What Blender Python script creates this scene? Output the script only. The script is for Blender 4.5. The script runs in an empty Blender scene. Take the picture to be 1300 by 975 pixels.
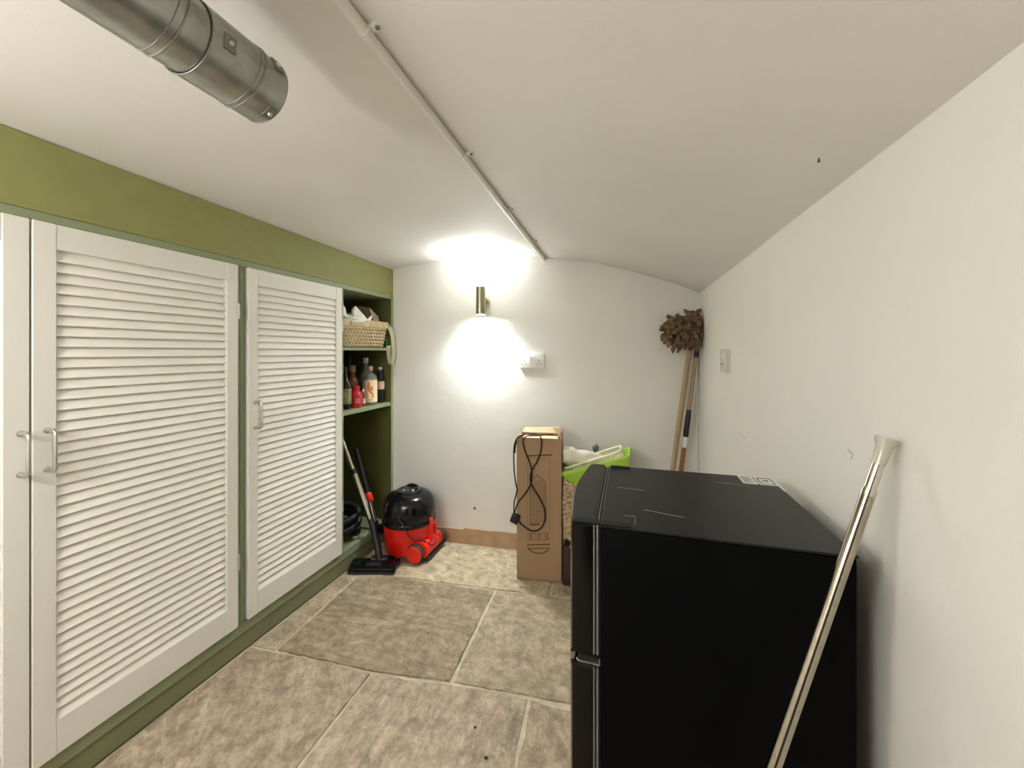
import bpy, bmesh, math, random
from mathutils import Vector, Matrix, noise
random.seed(7)
SC = bpy.context.scene
COL = SC.collection
PI = math.pi
V = Vector

# ---------------------------------------------------------------- camera
EYE = 1.18
cam_d = bpy.data.cameras.new('camera')
cam_d.sensor_width = 36.0
cam_d.lens = 36.0 * 500.0 / 1300.0
cam_d.shift_y = -40.5 / 1300.0
cam_d.clip_start = 0.02
cam = bpy.data.objects.new('camera', cam_d)
cam.location = (0, 0, EYE)
cam.rotation_euler = (PI / 2, 0, math.radians(16.383))
COL.objects.link(cam)
SC.camera = cam

# ---------------------------------------------------------------- world, lights, exposure
w = bpy.data.worlds.new('world')
SC.world = w
w.use_nodes = True
w.node_tree.nodes['Background'].inputs[0].default_value = (0.05, 0.05, 0.05, 1)
SC.view_settings.view_transform = 'Standard'
SC.view_settings.look = 'None'
SC.view_settings.gamma = 1.0
SC.view_settings.use_curve_mapping = False
SC.view_settings.exposure = 1.38

FAR_UP, FAR_DOWN = 0.9, 0.7
BEAM_UP, BEAM_DOWN = 1.2, 2.0        # its narrower reflector beams
BEAM = math.radians(125)          # far wall lamp
NEAR_UP, NEAR_DOWN = 4.0, 1.6       # matching lamp added, unseen, on the wall behind the camera
ADDED_GLOBE = 26.0                          # brightness of an added, unseen opal globe on the cupboard side, left of the duct
CEILING_FILL = 3.2                        # added fill light on the ceiling, unseen behind the camera


def light(name, kind, loc, rot, energy, color, size=0.04, spread=PI):
    d = bpy.data.lights.new(name, kind)
    d.energy = energy
    d.color = color
    if kind == 'AREA':
        d.shape = 'DISK'
        d.size = size
        d.spread = spread
    else:
        d.shadow_soft_size = size
    o = bpy.data.objects.new(name, d)
    o.location = loc
    o.rotation_euler = rot
    COL.objects.link(o)
    return o


light('added_ceiling_glow', 'AREA', (-0.55, -0.38, 1.655), (0, 0, 0), CEILING_FILL, (0.96, 0.99, 1.0), 0.24)


# ---------------------------------------------------------------- materials
def S(r, g, b):
    def f(c):
        c /= 255.0
        return c / 12.92 if c <= 0.04045 else ((c + 0.055) / 1.055) ** 2.4
    return (f(r), f(g), f(b), 1.0)


def mat(name, col, rough=0.5, metal=0.0, var=0.0, vscale=8.0, bump=0.0, bscale=60.0, stretch=(1, 1, 1),
        trans=0.0, coat=0.0, spec=0.5, bdist=0.002, emit=0.0, aniso=0.0, ior=1.45):
    m = bpy.data.materials.new(name)
    m.use_nodes = True
    nt = m.node_tree
    b = nt.nodes['Principled BSDF']
    b.inputs['Base Color'].default_value = col
    b.inputs['Roughness'].default_value = rough
    b.inputs['Metallic'].default_value = metal
    b.inputs['Transmission Weight'].default_value = trans
    b.inputs['Coat Weight'].default_value = coat
    b.inputs['Specular IOR Level'].default_value = spec
    b.inputs['IOR'].default_value = ior
    if emit:
        b.inputs['Emission Color'].default_value = col
        b.inputs['Emission Strength'].default_value = emit
    tc = nt.nodes.new('ShaderNodeTexCoord')
    mp = nt.nodes.new('ShaderNodeMapping')
    mp.inputs['Scale'].default_value = stretch
    nt.links.new(tc.outputs['Object'], mp.inputs['Vector'])
    if var:
        n = nt.nodes.new('ShaderNodeTexNoise')
        n.inputs['Scale'].default_value = vscale
        n.inputs['Detail'].default_value = 5
        nt.links.new(mp.outputs[0], n.inputs['Vector'])
        r = nt.nodes.new('ShaderNodeValToRGB')
        r.color_ramp.elements[0].position = 0.3
        r.color_ramp.elements[1].position = 0.7
        r.color_ramp.elements[0].color = tuple(c * (1 - var) for c in col[:3]) + (1,)
        r.color_ramp.elements[1].color = tuple(min(1, c * (1 + var * 0.6)) for c in col[:3]) + (1,)
        nt.links.new(n.outputs[0], r.inputs[0])
        nt.links.new(r.outputs[0], b.inputs['Base Color'])
    if bump:
        n2 = nt.nodes.new('ShaderNodeTexNoise')
        n2.inputs['Scale'].default_value = bscale
        n2.inputs['Detail'].default_value = 4
        nt.links.new(mp.outputs[0], n2.inputs['Vector'])
        bp = nt.nodes.new('ShaderNodeBump')
        bp.inputs['Strength'].default_value = bump
        bp.inputs['Distance'].default_value = bdist
        nt.links.new(n2.outputs[0], bp.inputs['Height'])
        nt.links.new(bp.outputs[0], b.inputs['Normal'])
    return m


def plaster(name, col):
    """Hand-trowelled painted plaster: broad low undulation plus fine roller stipple."""
    m = mat(name, col, 0.62, var=0.035, vscale=2.2, spec=0.3)
    nt = m.node_tree
    b = nt.nodes['Principled BSDF']
    tc = nt.nodes.new('ShaderNodeTexCoord')
    n1 = nt.nodes.new('ShaderNodeTexNoise')
    n1.inputs['Scale'].default_value = 5.0
    n1.inputs['Detail'].default_value = 6.0
    n1.inputs['Roughness'].default_value = 0.6
    n2 = nt.nodes.new('ShaderNodeTexNoise')
    n2.inputs['Scale'].default_value = 140.0
    n2.inputs['Detail'].default_value = 2.0
    for n in (n1, n2):
        nt.links.new(tc.outputs['Object'], n.inputs['Vector'])
    b1 = nt.nodes.new('ShaderNodeBump')
    b1.inputs['Strength'].default_value = 0.18
    b1.inputs['Distance'].default_value = 0.018
    b2 = nt.nodes.new('ShaderNodeBump')
    b2.inputs['Strength'].default_value = 0.06
    b2.inputs['Distance'].default_value = 0.0015
    nt.links.new(n1.outputs[0], b1.inputs['Height'])
    nt.links.new(n2.outputs[0], b2.inputs['Height'])
    nt.links.new(b1.outputs[0], b2.inputs['Normal'])
    nt.links.new(b2.outputs[0], b.inputs['Normal'])
    return m


def stone(name, angle, c1, c2, c3, stretch=(1.6, 9.0, 1.0)):
    """Riven sandstone: bedding bands run along the local x after turning by angle."""
    m = bpy.data.materials.new(name)
    m.use_nodes = True
    nt = m.node_tree
    L = nt.links.new
    b = nt.nodes['Principled BSDF']
    b.inputs['Roughness'].default_value = 0.6
    b.inputs['Specular IOR Level'].default_value = 0.35
    tc = nt.nodes.new('ShaderNodeTexCoord')
    mp = nt.nodes.new('ShaderNodeMapping')
    mp.inputs['Rotation'].default_value = (0, 0, angle)
    L(tc.outputs['Object'], mp.inputs['Vector'])
    wn = nt.nodes.new('ShaderNodeTexNoise')
    wn.inputs['Scale'].default_value = 3.5
    wn.inputs['Detail'].default_value = 3
    L(mp.outputs[0], wn.inputs['Vector'])
    ad = nt.nodes.new('ShaderNodeMixRGB')
    ad.blend_type = 'ADD'
    ad.inputs[0].default_value = 0.16
    L(mp.outputs[0], ad.inputs[1])
    L(wn.outputs['Color'], ad.inputs[2])
    m2 = nt.nodes.new('ShaderNodeMapping')
    m2.inputs['Scale'].default_value = stretch
    L(ad.outputs[0], m2.inputs['Vector'])
    n1 = nt.nodes.new('ShaderNodeTexNoise')
    n1.inputs['Scale'].default_value = 5.5
    n1.inputs['Detail'].default_value = 10
    n1.inputs['Roughness'].default_value = 0.7
    L(m2.outputs[0], n1.inputs['Vector'])
    n2 = nt.nodes.new('ShaderNodeTexNoise')
    n2.inputs['Scale'].default_value = 20.0
    n2.inputs['Detail'].default_value = 8
    n2.inputs['Roughness'].default_value = 0.7
    L(ad.outputs[0], n2.inputs['Vector'])
    cr = nt.nodes.new('ShaderNodeValToRGB')
    e = cr.color_ramp.elements
    e[0].position, e[0].color = 0.32, c1
    e[1].position, e[1].color = 0.68, c3
    k = e.new(0.5)
    k.color = c2
    L(n1.outputs[0], cr.inputs[0])
    cr2 = nt.nodes.new('ShaderNodeValToRGB')
    e = cr2.color_ramp.elements
    e[0].position, e[0].color = 0.35, (0.62, 0.60, 0.58, 1)
    e[1].position, e[1].color = 0.62, (1.30, 1.28, 1.25, 1)
    L(n2.outputs[0], cr2.inputs[0])
    mx = nt.nodes.new('ShaderNodeMixRGB')
    mx.blend_type = 'MULTIPLY'
    mx.inputs[0].default_value = 0.85
    L(cr.outputs[0], mx.inputs[1])
    L(cr2.outputs[0], mx.inputs[2])
    L(mx.outputs[0], b.inputs['Base Color'])
    # ledge shade painted in as dark lines, with some dirt; pale mineral flecks
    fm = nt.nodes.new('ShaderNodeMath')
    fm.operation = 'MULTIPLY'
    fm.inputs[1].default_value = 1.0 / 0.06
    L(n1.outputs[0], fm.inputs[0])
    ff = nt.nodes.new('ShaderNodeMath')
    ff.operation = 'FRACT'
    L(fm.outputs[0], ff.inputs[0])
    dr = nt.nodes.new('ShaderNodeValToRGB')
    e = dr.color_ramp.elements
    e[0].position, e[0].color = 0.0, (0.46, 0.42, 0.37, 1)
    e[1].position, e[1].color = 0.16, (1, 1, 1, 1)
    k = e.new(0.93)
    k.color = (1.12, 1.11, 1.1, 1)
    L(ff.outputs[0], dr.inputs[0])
    n3 = nt.nodes.new('ShaderNodeTexNoise')
    n3.inputs['Scale'].default_value = 4.5
    n3.inputs['Detail'].default_value = 3
    L(tc.outputs['Object'], n3.inputs['Vector'])
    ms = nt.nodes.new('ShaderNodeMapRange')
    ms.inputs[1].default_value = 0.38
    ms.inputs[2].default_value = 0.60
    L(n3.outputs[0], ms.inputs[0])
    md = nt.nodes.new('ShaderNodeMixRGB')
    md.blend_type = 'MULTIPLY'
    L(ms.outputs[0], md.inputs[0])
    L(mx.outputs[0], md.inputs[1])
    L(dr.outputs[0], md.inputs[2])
    n4 = nt.nodes.new('ShaderNodeTexNoise')
    n4.inputs['Scale'].default_value = 70.0
    n4.inputs['Detail'].default_value = 5
    L(mp.outputs[0], n4.inputs['Vector'])
    fr = nt.nodes.new('ShaderNodeValToRGB')
    e = fr.color_ramp.elements
    e[0].position, e[0].color = 0.36, (0.72, 0.70, 0.67, 1)
    e[1].position, e[1].color = 0.60, (1.10, 1.10, 1.10, 1)
    L(n4.outputs[0], fr.inputs[0])
    mf = nt.nodes.new('ShaderNodeMixRGB')
    mf.blend_type = 'MULTIPLY'
    mf.inputs[0].default_value = 0.45
    L(md.outputs[0], mf.inputs[1])
    L(fr.outputs[0], mf.inputs[2])
    L(mf.outputs[0], b.inputs['Base Color'])
    # stepped ledges: snapped banded noise
    sn = nt.nodes.new('ShaderNodeMath')
    sn.operation = 'SNAP'
    sn.inputs[1].default_value = 0.06
    L(n1.outputs[0], sn.inputs[0])
    mm = nt.nodes.new('ShaderNodeMath')
    mm.operation = 'MULTIPLY_ADD'
    mm.inputs[1].default_value = 0.35
    L(n2.outputs[0], mm.inputs[0])
    L(sn.outputs[0], mm.inputs[2])
    bp = nt.nodes.new('ShaderNodeBump')
    bp.inputs['Strength'].default_value = 0.8
    bp.inputs['Distance'].default_value = 0.016
    L(mm.outputs[0], bp.inputs['Height'])
    L(bp.outputs[0], b.inputs['Normal'])
    return m


M = {}
M['wall'] = plaster('cream_wall_paint', S(230, 227, 219))
M['ceiling'] = plaster('white_ceiling_paint', S(227, 223, 216))
M['olive'] = mat('olive_green_paint', S(141, 140, 86), 0.6, var=0.06, vscale=18, bump=0.25, bscale=220, bdist=0.001)
M['sage'] = mat('sage_green_eggshell', S(140, 148, 114), 0.5, var=0.05, vscale=14, bump=0.15, bscale=120, bdist=0.001)
M['plinth'] = mat('moss_green_plinth_paint', S(122, 122, 90), 0.55, var=0.08, vscale=10, bump=0.2, bscale=90)
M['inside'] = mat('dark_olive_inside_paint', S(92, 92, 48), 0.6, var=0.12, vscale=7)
M['door'] = mat('warm_white_door_paint', S(226, 222, 213), 0.45, var=0.025, vscale=12, bump=0.12, bscale=40,
                stretch=(1, 1, 0.2))
M['slat'] = mat('warm_white_slat_paint', S(240, 235, 224), 0.45, var=0.015, vscale=16,
                stretch=(1, 0.2, 1))
M['alu'] = mat('satin_aluminium', S(196, 194, 186), 0.35, 0.9, bump=0.1, bscale=200)
M['hinge'] = mat('painted_hinge_steel', S(196, 198, 184), 0.4, 0.5, var=0.1)
M['mortar'] = mat('sandy_mortar', S(206, 194, 168), 0.9, var=0.2, vscale=30, bump=0.6, bscale=90, bdist=0.004)
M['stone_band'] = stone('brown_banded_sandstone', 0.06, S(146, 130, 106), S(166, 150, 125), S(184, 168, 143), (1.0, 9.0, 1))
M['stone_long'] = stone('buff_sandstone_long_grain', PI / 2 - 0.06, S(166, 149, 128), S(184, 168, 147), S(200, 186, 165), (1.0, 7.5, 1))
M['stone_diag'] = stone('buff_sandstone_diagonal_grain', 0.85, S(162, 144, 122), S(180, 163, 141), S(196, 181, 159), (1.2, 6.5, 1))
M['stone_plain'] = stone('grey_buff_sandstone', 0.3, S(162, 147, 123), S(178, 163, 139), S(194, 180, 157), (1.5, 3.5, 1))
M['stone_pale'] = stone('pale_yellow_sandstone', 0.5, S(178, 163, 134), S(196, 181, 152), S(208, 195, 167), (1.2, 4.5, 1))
M['skirt'] = mat('bare_brown_plaster', S(184, 152, 120), 0.85, var=0.16, vscale=16, bump=0.4, bscale=60)
M['galv'] = mat('galvanised_steel', S(178, 180, 174), 0.32, 0.92, var=0.25, vscale=26, bump=0.1, bscale=9, bdist=0.006)
M['galv_dark'] = mat('dull_galvanised_seam', S(146, 147, 142), 0.42, 0.8, var=0.2, vscale=30)
M['screw'] = mat('bright_zinc_screw', S(214, 214, 206), 0.28, 0.95)
M['conduit'] = mat('white_gloss_conduit_paint', S(232, 228, 220), 0.35, var=0.03)
M['white_plastic'] = mat('white_plastic', S(232, 230, 222), 0.32, var=0.02)
M['grey_plastic'] = mat('grey_socket_plastic', S(208, 204, 192), 0.4, var=0.02)
M['dark_hole'] = mat('dark_pin_hole', S(40, 38, 34), 0.8)
M['brushed'] = mat('brushed_brass_steel', S(176, 168, 140), 0.32, 0.95, bump=0.1, bscale=160, stretch=(1, 1, 0.05))
M['lens'] = mat('lit_lamp_lens', (1.0, 0.97, 0.9, 1), 0.4, emit=6.0)
M['black_top'] = mat('matt_black_fridge_paint', S(17, 18, 17), 0.4, spec=0.38, var=0.06, vscale=30, bump=0.1, bscale=300, bdist=0.0008)
M['black_side'] = mat('satin_black_fridge_paint', S(5, 5, 6), 0.5, bump=0.06, bscale=160, bdist=0.0008, spec=0.06)
M['black_gloss'] = mat('gloss_black_fridge_door', S(7, 7, 8), 0.18, spec=0.3)
M['gasket'] = mat('grey_rubber_gasket', S(112, 112, 104), 0.6)
M['gasket_dark'] = mat('black_rubber_groove', S(14, 14, 14), 0.7)
M['chrome'] = mat('chrome', S(214, 208, 198), 0.12, 1.0)
M['chrome_dull'] = mat('worn_chrome', S(176, 166, 152), 0.13, 1.0, var=0.12, vscale=60)
M['clear'] = mat('clear_plastic_foot', S(226, 220, 206), 0.25, trans=0.45)
M['red'] = mat('glossy_red_plastic', S(216, 26, 18), 0.28, coat=0.3)
M['red_light'] = mat('bright_red_plastic', S(232, 44, 30), 0.32)
M['black_shine'] = mat('glossy_black_plastic', S(15, 15, 16), 0.16)
M['black_plastic'] = mat('black_plastic', S(24, 24, 25), 0.42)
M['tyre'] = mat('dark_grey_tyre_rubber', S(56, 56, 44), 0.7)
M['card'] = mat('brown_cardboard', S(164, 134, 103), 0.8, var=0.06, vscale=8, bump=0.15, bscale=160, stretch=(1, 1, 0.1))
M['card_in'] = mat('pale_inner_card', S(220, 200, 160), 0.8, var=0.05)
M['print'] = mat('dark_brown_print', S(92, 68, 46), 0.8)
M['print_pale'] = mat('faint_brown_print', S(122, 94, 68), 0.8)
M['cable'] = mat('black_cable_rubber', S(22, 22, 22), 0.5)
M['wicker'] = mat('pale_willow', S(214, 194, 158), 0.65, var=0.25, vscale=40, bump=0.3, bscale=120)
M['wicker_dark'] = mat('brown_seagrass', S(204, 174, 138), 0.7, var=0.55, vscale=60, bump=0.4, bscale=140)
M['lime'] = mat('lime_green_plastic', S(176, 214, 84), 0.4, var=0.04)
M['cloth_white'] = mat('white_towelling', S(236, 230, 212), 0.9, var=0.05, vscale=30, bump=0.6, bscale=90, bdist=0.004)
M['cream_plastic'] = mat('cream_plastic', S(232, 226, 196), 0.45, var=0.03)
M['grey_knob'] = mat('dark_grey_rubber', S(92, 96, 92), 0.55)
M['mop'] = mat('brown_grey_mop_yarn', S(122, 100, 74), 0.95, var=0.65, vscale=38, bump=0.8, bscale=110, bdist=0.006)
M['wood'] = mat('pale_wooden_handle', S(166, 140, 106), 0.5, var=0.15, vscale=8, stretch=(6, 6, 0.6))
M['wood_dark'] = mat('varnished_orange_wood', S(146, 98, 56), 0.4, var=0.15, vscale=8, stretch=(6, 6, 0.6))
M['paper'] = mat('newsprint', S(206, 200, 184), 0.85, var=0.12, vscale=30)
M['paper_brown'] = mat('brown_folded_paper', S(178, 162, 126), 0.85, var=0.2, vscale=26)
M['bag'] = mat('white_carrier_bag', S(236, 234, 228), 0.4, var=0.04)
M['canvas'] = mat('cream_canvas_strap', S(206, 204, 170), 0.85, var=0.08, vscale=40, bump=0.3, bscale=300)
M['green_cloth'] = mat('green_printed_cloth', S(52, 118, 62), 0.8, var=0.5, vscale=60)
M['dark_box'] = mat('dark_brown_filler', S(64, 42, 32), 0.7, var=0.3, vscale=12)
M['glass_clear'] = mat('clear_glass', S(206, 210, 204), 0.06, trans=0.75)
M['glass_dark'] = mat('near_black_bottle_glass', S(18, 22, 20), 0.1, trans=0.1)
M['glass_brown'] = mat('brown_bottle_glass', S(96, 64, 40), 0.12, trans=0.2)
M['glass_amber'] = mat('amber_bottle_glass', S(156, 92, 48), 0.12, trans=0.3)
M['glass_red'] = mat('crimson_bottle_glass', S(186, 24, 44), 0.16, coat=0.3)
M['label_cream'] = mat('cream_paper_label', S(240, 218, 176), 0.6)
M['label_pink'] = mat('pale_pink_label', S(214, 178, 166), 0.6)
M['ink_orange'] = mat('orange_brown_ink', S(206, 122, 44), 0.6, var=0.3, vscale=120)
M['ink_brown'] = mat('dark_brown_ink', S(112, 58, 30), 0.6)
M['cork'] = mat('cork_stopper', S(172, 140, 118), 0.8, var=0.2, vscale=90)
M['cork_dark'] = mat('dark_wooden_stopper', S(128, 92, 68), 0.7, var=0.2, vscale=60)
M['cap_white'] = mat('white_bottle_cap', S(226, 226, 222), 0.35)
M['cap_grey'] = mat('pale_grey_bottle_cap', S(176, 178, 182), 0.35)
M['leaf_label'] = mat('khaki_patterned_label', S(150, 146, 96), 0.6, var=0.7, vscale=45)
M['sticker'] = mat('white_paper_sticker', S(226, 226, 220), 0.6)
M['ink_black'] = mat('black_ink', S(34, 34, 34), 0.6)
M['scuff'] = mat('pale_scuff', S(120, 120, 112), 0.7)


# ---------------------------------------------------------------- mesh helpers
def xf(bm, verts, mtx):
    if mtx is not None:
        bmesh.ops.transform(bm, matrix=mtx, verts=verts)


def box(bm, lo, hi, bev=0.0, seg=1, mtx=None):
    lo, hi = V(lo), V(hi)
    r = bmesh.ops.create_cube(bm, size=1.0)
    vs = r['verts']
    c, s = (lo + hi) / 2, hi - lo
    bmesh.ops.transform(bm, matrix=Matrix.Translation(c) @ Matrix.Diagonal((s.x, s.y, s.z, 1)), verts=vs)
    if bev > 0:
        es = list({e for v in vs for e in v.link_edges})
        rb = bmesh.ops.bevel(bm, geom=es, offset=bev, segments=seg, affect='EDGES', profile=0.5)
        vs = list({v for f in rb['faces'] for v in f.verts} | {v for v in vs if v.is_valid})
    xf(bm, vs, mtx)
    return vs


def frames(pts):
    """Parallel transport frames along a polyline."""
    n = len(pts)
    T = []
    for i in range(n):
        a, b = pts[max(i - 1, 0)], pts[min(i + 1, n - 1)]
        T.append((b - a).normalized())
    up = V((0, 0, 1)) if abs(T[0].z) < 0.9 else V((1, 0, 0))
    u = T[0].cross(up).normalized()
    out = []
    for t in T:
        u = (u - t * u.dot(t))
        u = u.normalized() if u.length > 1e-6 else t.orthogonal().normalized()
        out.append((t, u, t.cross(u)))
    return out


def tube(bm, pts, r, n=10, caps=True, closed=False, flat=1.0):
    pts = [V(p) for p in pts]
    rs = r if isinstance(r, (list, tuple)) else [r] * len(pts)
    rings = []
    for p, rad, (t, u, v) in zip(pts, rs, frames(pts)):
        rings.append([bm.verts.new(p + (u * math.cos(a) + v * math.sin(a) * flat) * rad)
                      for a in [2 * PI * k / n for k in range(n)]])
    m = len(rings)
    for i in range(m if closed else m - 1):
        A, B = rings[i], rings[(i + 1) % m]
        for k in range(n):
            bm.faces.new((A[k], A[(k + 1) % n], B[(k + 1) % n], B[k]))
    if caps and not closed:
        bm.faces.new(rings[0][::-1])
        bm.faces.new(rings[-1])
    return [v for ring in rings for v in ring]


def lathe(bm, prof, c=(0, 0, 0), n=32, mtx=None, cap=True):
    """prof: list of (radius, z) from bottom to top."""
    c = V(c)
    rings = []
    for r, z in prof:
        if r < 1e-5:
            rings.append([bm.verts.new(c + V((0, 0, z)))])
        else:
            rings.append([bm.verts.new(c + V((r * math.cos(2 * PI * k / n), r * math.sin(2 * PI * k / n), z)))
                          for k in range(n)])
    for A, B in zip(rings, rings[1:]):
        for k in range(n):
            k2 = (k + 1) % n
            if len(A) == 1 and len(B) == 1:
                continue
            if len(A) == 1:
                bm.faces.new((A[0], B[k2], B[k]))
            elif len(B) == 1:
                bm.faces.new((A[k], A[k2], B[0]))
            else:
                bm.faces.new((A[k], A[k2], B[k2], B[k]))
    if cap:
        if len(rings[0]) > 1:
            bm.faces.new(rings[0][::-1])
        if len(rings[-1]) > 1:
            bm.faces.new(rings[-1])
    vs = [v for r in rings for v in r]
    xf(bm, vs, mtx)
    return vs


def prism(bm, outline, axis_vec, mtx=None):
    """Extrude a planar outline (3-D points) along axis_vec."""
    a = [bm.verts.new(V(p)) for p in outline]
    b = [bm.verts.new(V(p) + V(axis_vec)) for p in outline]
    n = len(a)
    bm.faces.new(a[::-1])
    bm.faces.new(b)
    for i in range(n):
        bm.faces.new((a[i], a[(i + 1) % n], b[(i + 1) % n], b[i]))
    xf(bm, a + b, mtx)
    return a + b


def smooth_path(pts, k=6):
    """Catmull-Rom through the points."""
    pts = [V(p) for p in pts]
    out = []
    n = len(pts)
    for i in range(n - 1):
        p0, p1, p2, p3 = pts[max(i - 1, 0)], pts[i], pts[i + 1], pts[min(i + 2, n - 1)]
        for j in range(k):
            t = j / k
            out.append(0.5 * ((2 * p1) + (p2 - p0) * t + (2 * p0 - 5 * p1 + 4 * p2 - p3) * t * t
                              + (3 * p1 - p0 - 3 * p2 + p3) * t ** 3))
    out.append(pts[-1])
    return out


def align(a, b):
    """Matrix taking the local z axis from a towards b (origin at a)."""
    a, b = V(a), V(b)
    return Matrix.Translation(a) @ (b - a).to_track_quat('Z', 'Y').to_matrix().to_4x4()


def base_of(o):
    p = V((0, 0, 0))
    while o is not None:
        p += o.location
        o = o.parent
    return p


def obj(name, bm, material, parent=None, smooth=True, kind=None, label=None, angle=35):
    off = base_of(parent)
    if off.length > 0:
        bmesh.ops.translate(bm, vec=-off, verts=bm.verts)
    bmesh.ops.recalc_face_normals(bm, faces=bm.faces)
    me = bpy.data.meshes.new(name)
    bm.to_mesh(me)
    bm.free()
    me.materials.append(M[material] if isinstance(material, str) else material)
    if smooth:
        me.shade_smooth()
        me.set_sharp_from_angle(angle=math.radians(angle))
    o = bpy.data.objects.new(name, me)
    COL.objects.link(o)
    o.parent = parent
    if kind:
        o['kind'] = kind
    if label:
        o['label'] = label
    return o


def tag(o, label, cat, group=None):
    o['label'] = label
    o['category'] = cat
    if group:
        o['group'] = group
    return o


def thing(name, label, cat, loc, group=None):
    o = bpy.data.objects.new(name, None)
    o.empty_display_size = 0.05
    o.location = loc
    COL.objects.link(o)
    return tag(o, label, cat, group)


def rep(src, loc, parent):
    """A further piece that shares the first piece's mesh."""
    c = src.copy()
    c.location = loc
    c.parent = parent
    COL.objects.link(c)
    return c


B = bmesh.new


# ---------------------------------------------------------------- room shell
WALL_R = 0.373            # right wall plane
FRONT = -0.80             # wall behind the camera
LEFT = -1.86              # true left wall behind the cupboards


def back_y(x):
    return 2.222 + (x + 1.459) * 0.0617


ARCH = [(-2.0, 1.56), (-1.70, 1.66), (-1.459, 1.712), (-1.283, 1.738), (-1.122, 1.753), (-0.98, 1.758), (-0.84, 1.760),
        (-0.668, 1.755), (-0.477, 1.738), (-0.294, 1.713), (-0.16, 1.686), (0.0, 1.641), (0.139, 1.596), (0.261, 1.550),
        (0.373, 1.498), (0.50, 1.43)]


def arch(x):
    for (x0, z0), (x1, z1) in zip(ARCH, ARCH[1:]):
        if x0 <= x <= x1:
            return z0 + (z1 - z0) * (x - x0) / (x1 - x0)
    return ARCH[0][1] if x < ARCH[0][0] else ARCH[-1][1]


def ceil_z(x, y):
    t = max(-0.1, min(1.15, (2.25 - y) / 1.7))
    if x < -0.5:
        k = 0.02 + (0.045 - 0.02) * (x + 1.5) / 1.0
    else:
        k = 0.045 + (-0.012 - 0.045) * (x + 0.5) / 0.87
    return arch(x) + t * max(-0.015, min(0.05, k))


def grid(bm, xs, ys, fz):
    g = [[bm.verts.new((x, y, fz(x, y))) for y in ys] for x in xs]
    for i in range(len(xs) - 1):
        for j in range(len(ys) - 1):
            bm.faces.new((g[i][j], g[i + 1][j], g[i + 1][j + 1], g[i][j + 1]))
    return g


def struct(name, bm, m, parent=None, smooth=True):
    return obj(name, bm, m, parent, smooth, kind='structure' if parent is None else None)


def frange(a, b, n):
    return [a + (b - a) * i / n for i in range(n + 1)]


bm = B()
xs = frange(-1.95, 0.46, 48)
ys = frange(FRONT - 0.06, 2.42, 30)
low = grid(bm, xs, ys, lambda x, y: ceil_z(x, y) + 0.003 * noise.noise(V((x * 2.2, y * 2.2, 3))))
top = grid(bm, xs, ys, lambda x, y: 2.0)
for i in range(len(xs) - 1):
    for j in (0, len(ys) - 1):
        bm.faces.new((low[i][j], low[i + 1][j], top[i + 1][j], top[i][j]))
for j in range(len(ys) - 1):
    for i in (0, len(xs) - 1):
        bm.faces.new((low[i][j], low[i][j + 1], top[i][j + 1], top[i][j]))
struct('ceiling', bm, 'ceiling')

# end wall with its arched head, and the wall behind the camera
bm = B()
xs = frange(-1.9, WALL_R + 0.06, 40)
for y_of, th in ((back_y, 0.09),):
    a = [[bm.verts.new((x, y_of(x), z)) for z in (-0.03, 0.6, 1.2, arch(x) + 0.012)] for x in xs]
    b = [[bm.verts.new((x, y_of(x) + th, z)) for z in (-0.03, 0.6, 1.2, arch(x) + 0.012)] for x in xs]
    for g in (a, b):
        for i in range(len(xs) - 1):
            for j in range(3):
                bm.faces.new((g[i][j], g[i + 1][j], g[i + 1][j + 1], g[i][j + 1]))
    for i in range(len(xs) - 1):
        for j in (0, 3):
            bm.faces.new((a[i][j], a[i + 1][j], b[i + 1][j], b[i][j]))
    for i in (0, len(xs) - 1):
        for j in range(3):
            bm.faces.new((a[i][j], a[i][j + 1], b[i][j + 1], b[i][j]))
wall_back = struct('wall_back', bm, 'wall')

bm = B()
n = len(xs)
prism(bm, [(x, FRONT, ceil_z(x, FRONT) + 0.012) for x in xs] + [(xs[-1], FRONT, -0.03), (xs[0], FRONT, -0.03)], (0, -0.09, 0))
struct('wall_front', bm, 'wall', smooth=False)

bm = B()
prism(bm, [(WALL_R, y, ceil_z(WALL_R, y) + 0.012) for y in frange(FRONT - 0.05, 2.41, 24)] + [(WALL_R, 2.41, -0.03), (WALL_R, FRONT - 0.05, -0.03)],
      (0.09, 0, 0))
wall_right = struct('wall_right', bm, 'wall', smooth=False)

bm = B()
box(bm, (LEFT - 0.08, FRONT - 0.05, -0.03), (LEFT, 2.3, 1.62))
struct('wall_left', bm, 'wall')

# plank door added unseen behind the viewer to give dark reflections
bm = B()
box(bm, (-0.50, FRONT - 0.002, 0.004), (0.26, FRONT + 0.035, 1.50), 0.003)
added_door = struct('added_door', bm, mat('dark_brown_door_paint', S(58, 48, 40), 0.5, var=0.1, vscale=6))
for k in range(6):
    bm = B()
    box(bm, (-0.495 + k * 0.1255, FRONT + 0.034, 0.008), (-0.495 + k * 0.1255 + 0.121, FRONT + 0.043, 1.496), 0.003)
    obj('plank', bm, mat('dark_brown_plank', S(62, 51, 42), 0.5, var=0.15, vscale=5) if k == 0 else bpy.data.materials['dark_brown_plank'], added_door)
bm = B()
lathe(bm, [(0.024, 0), (0.024, 0.004), (0.010, 0.010), (0.010, 0.03), (0.024, 0.042), (0.022, 0.058), (0, 0.062)], n=24,
      mtx=Matrix.Translation((-0.44, FRONT + 0.042, 0.92)) @ Matrix.Rotation(-PI / 2, 4, 'X'))
obj('door_knob', bm, 'brushed', added_door)
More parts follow.
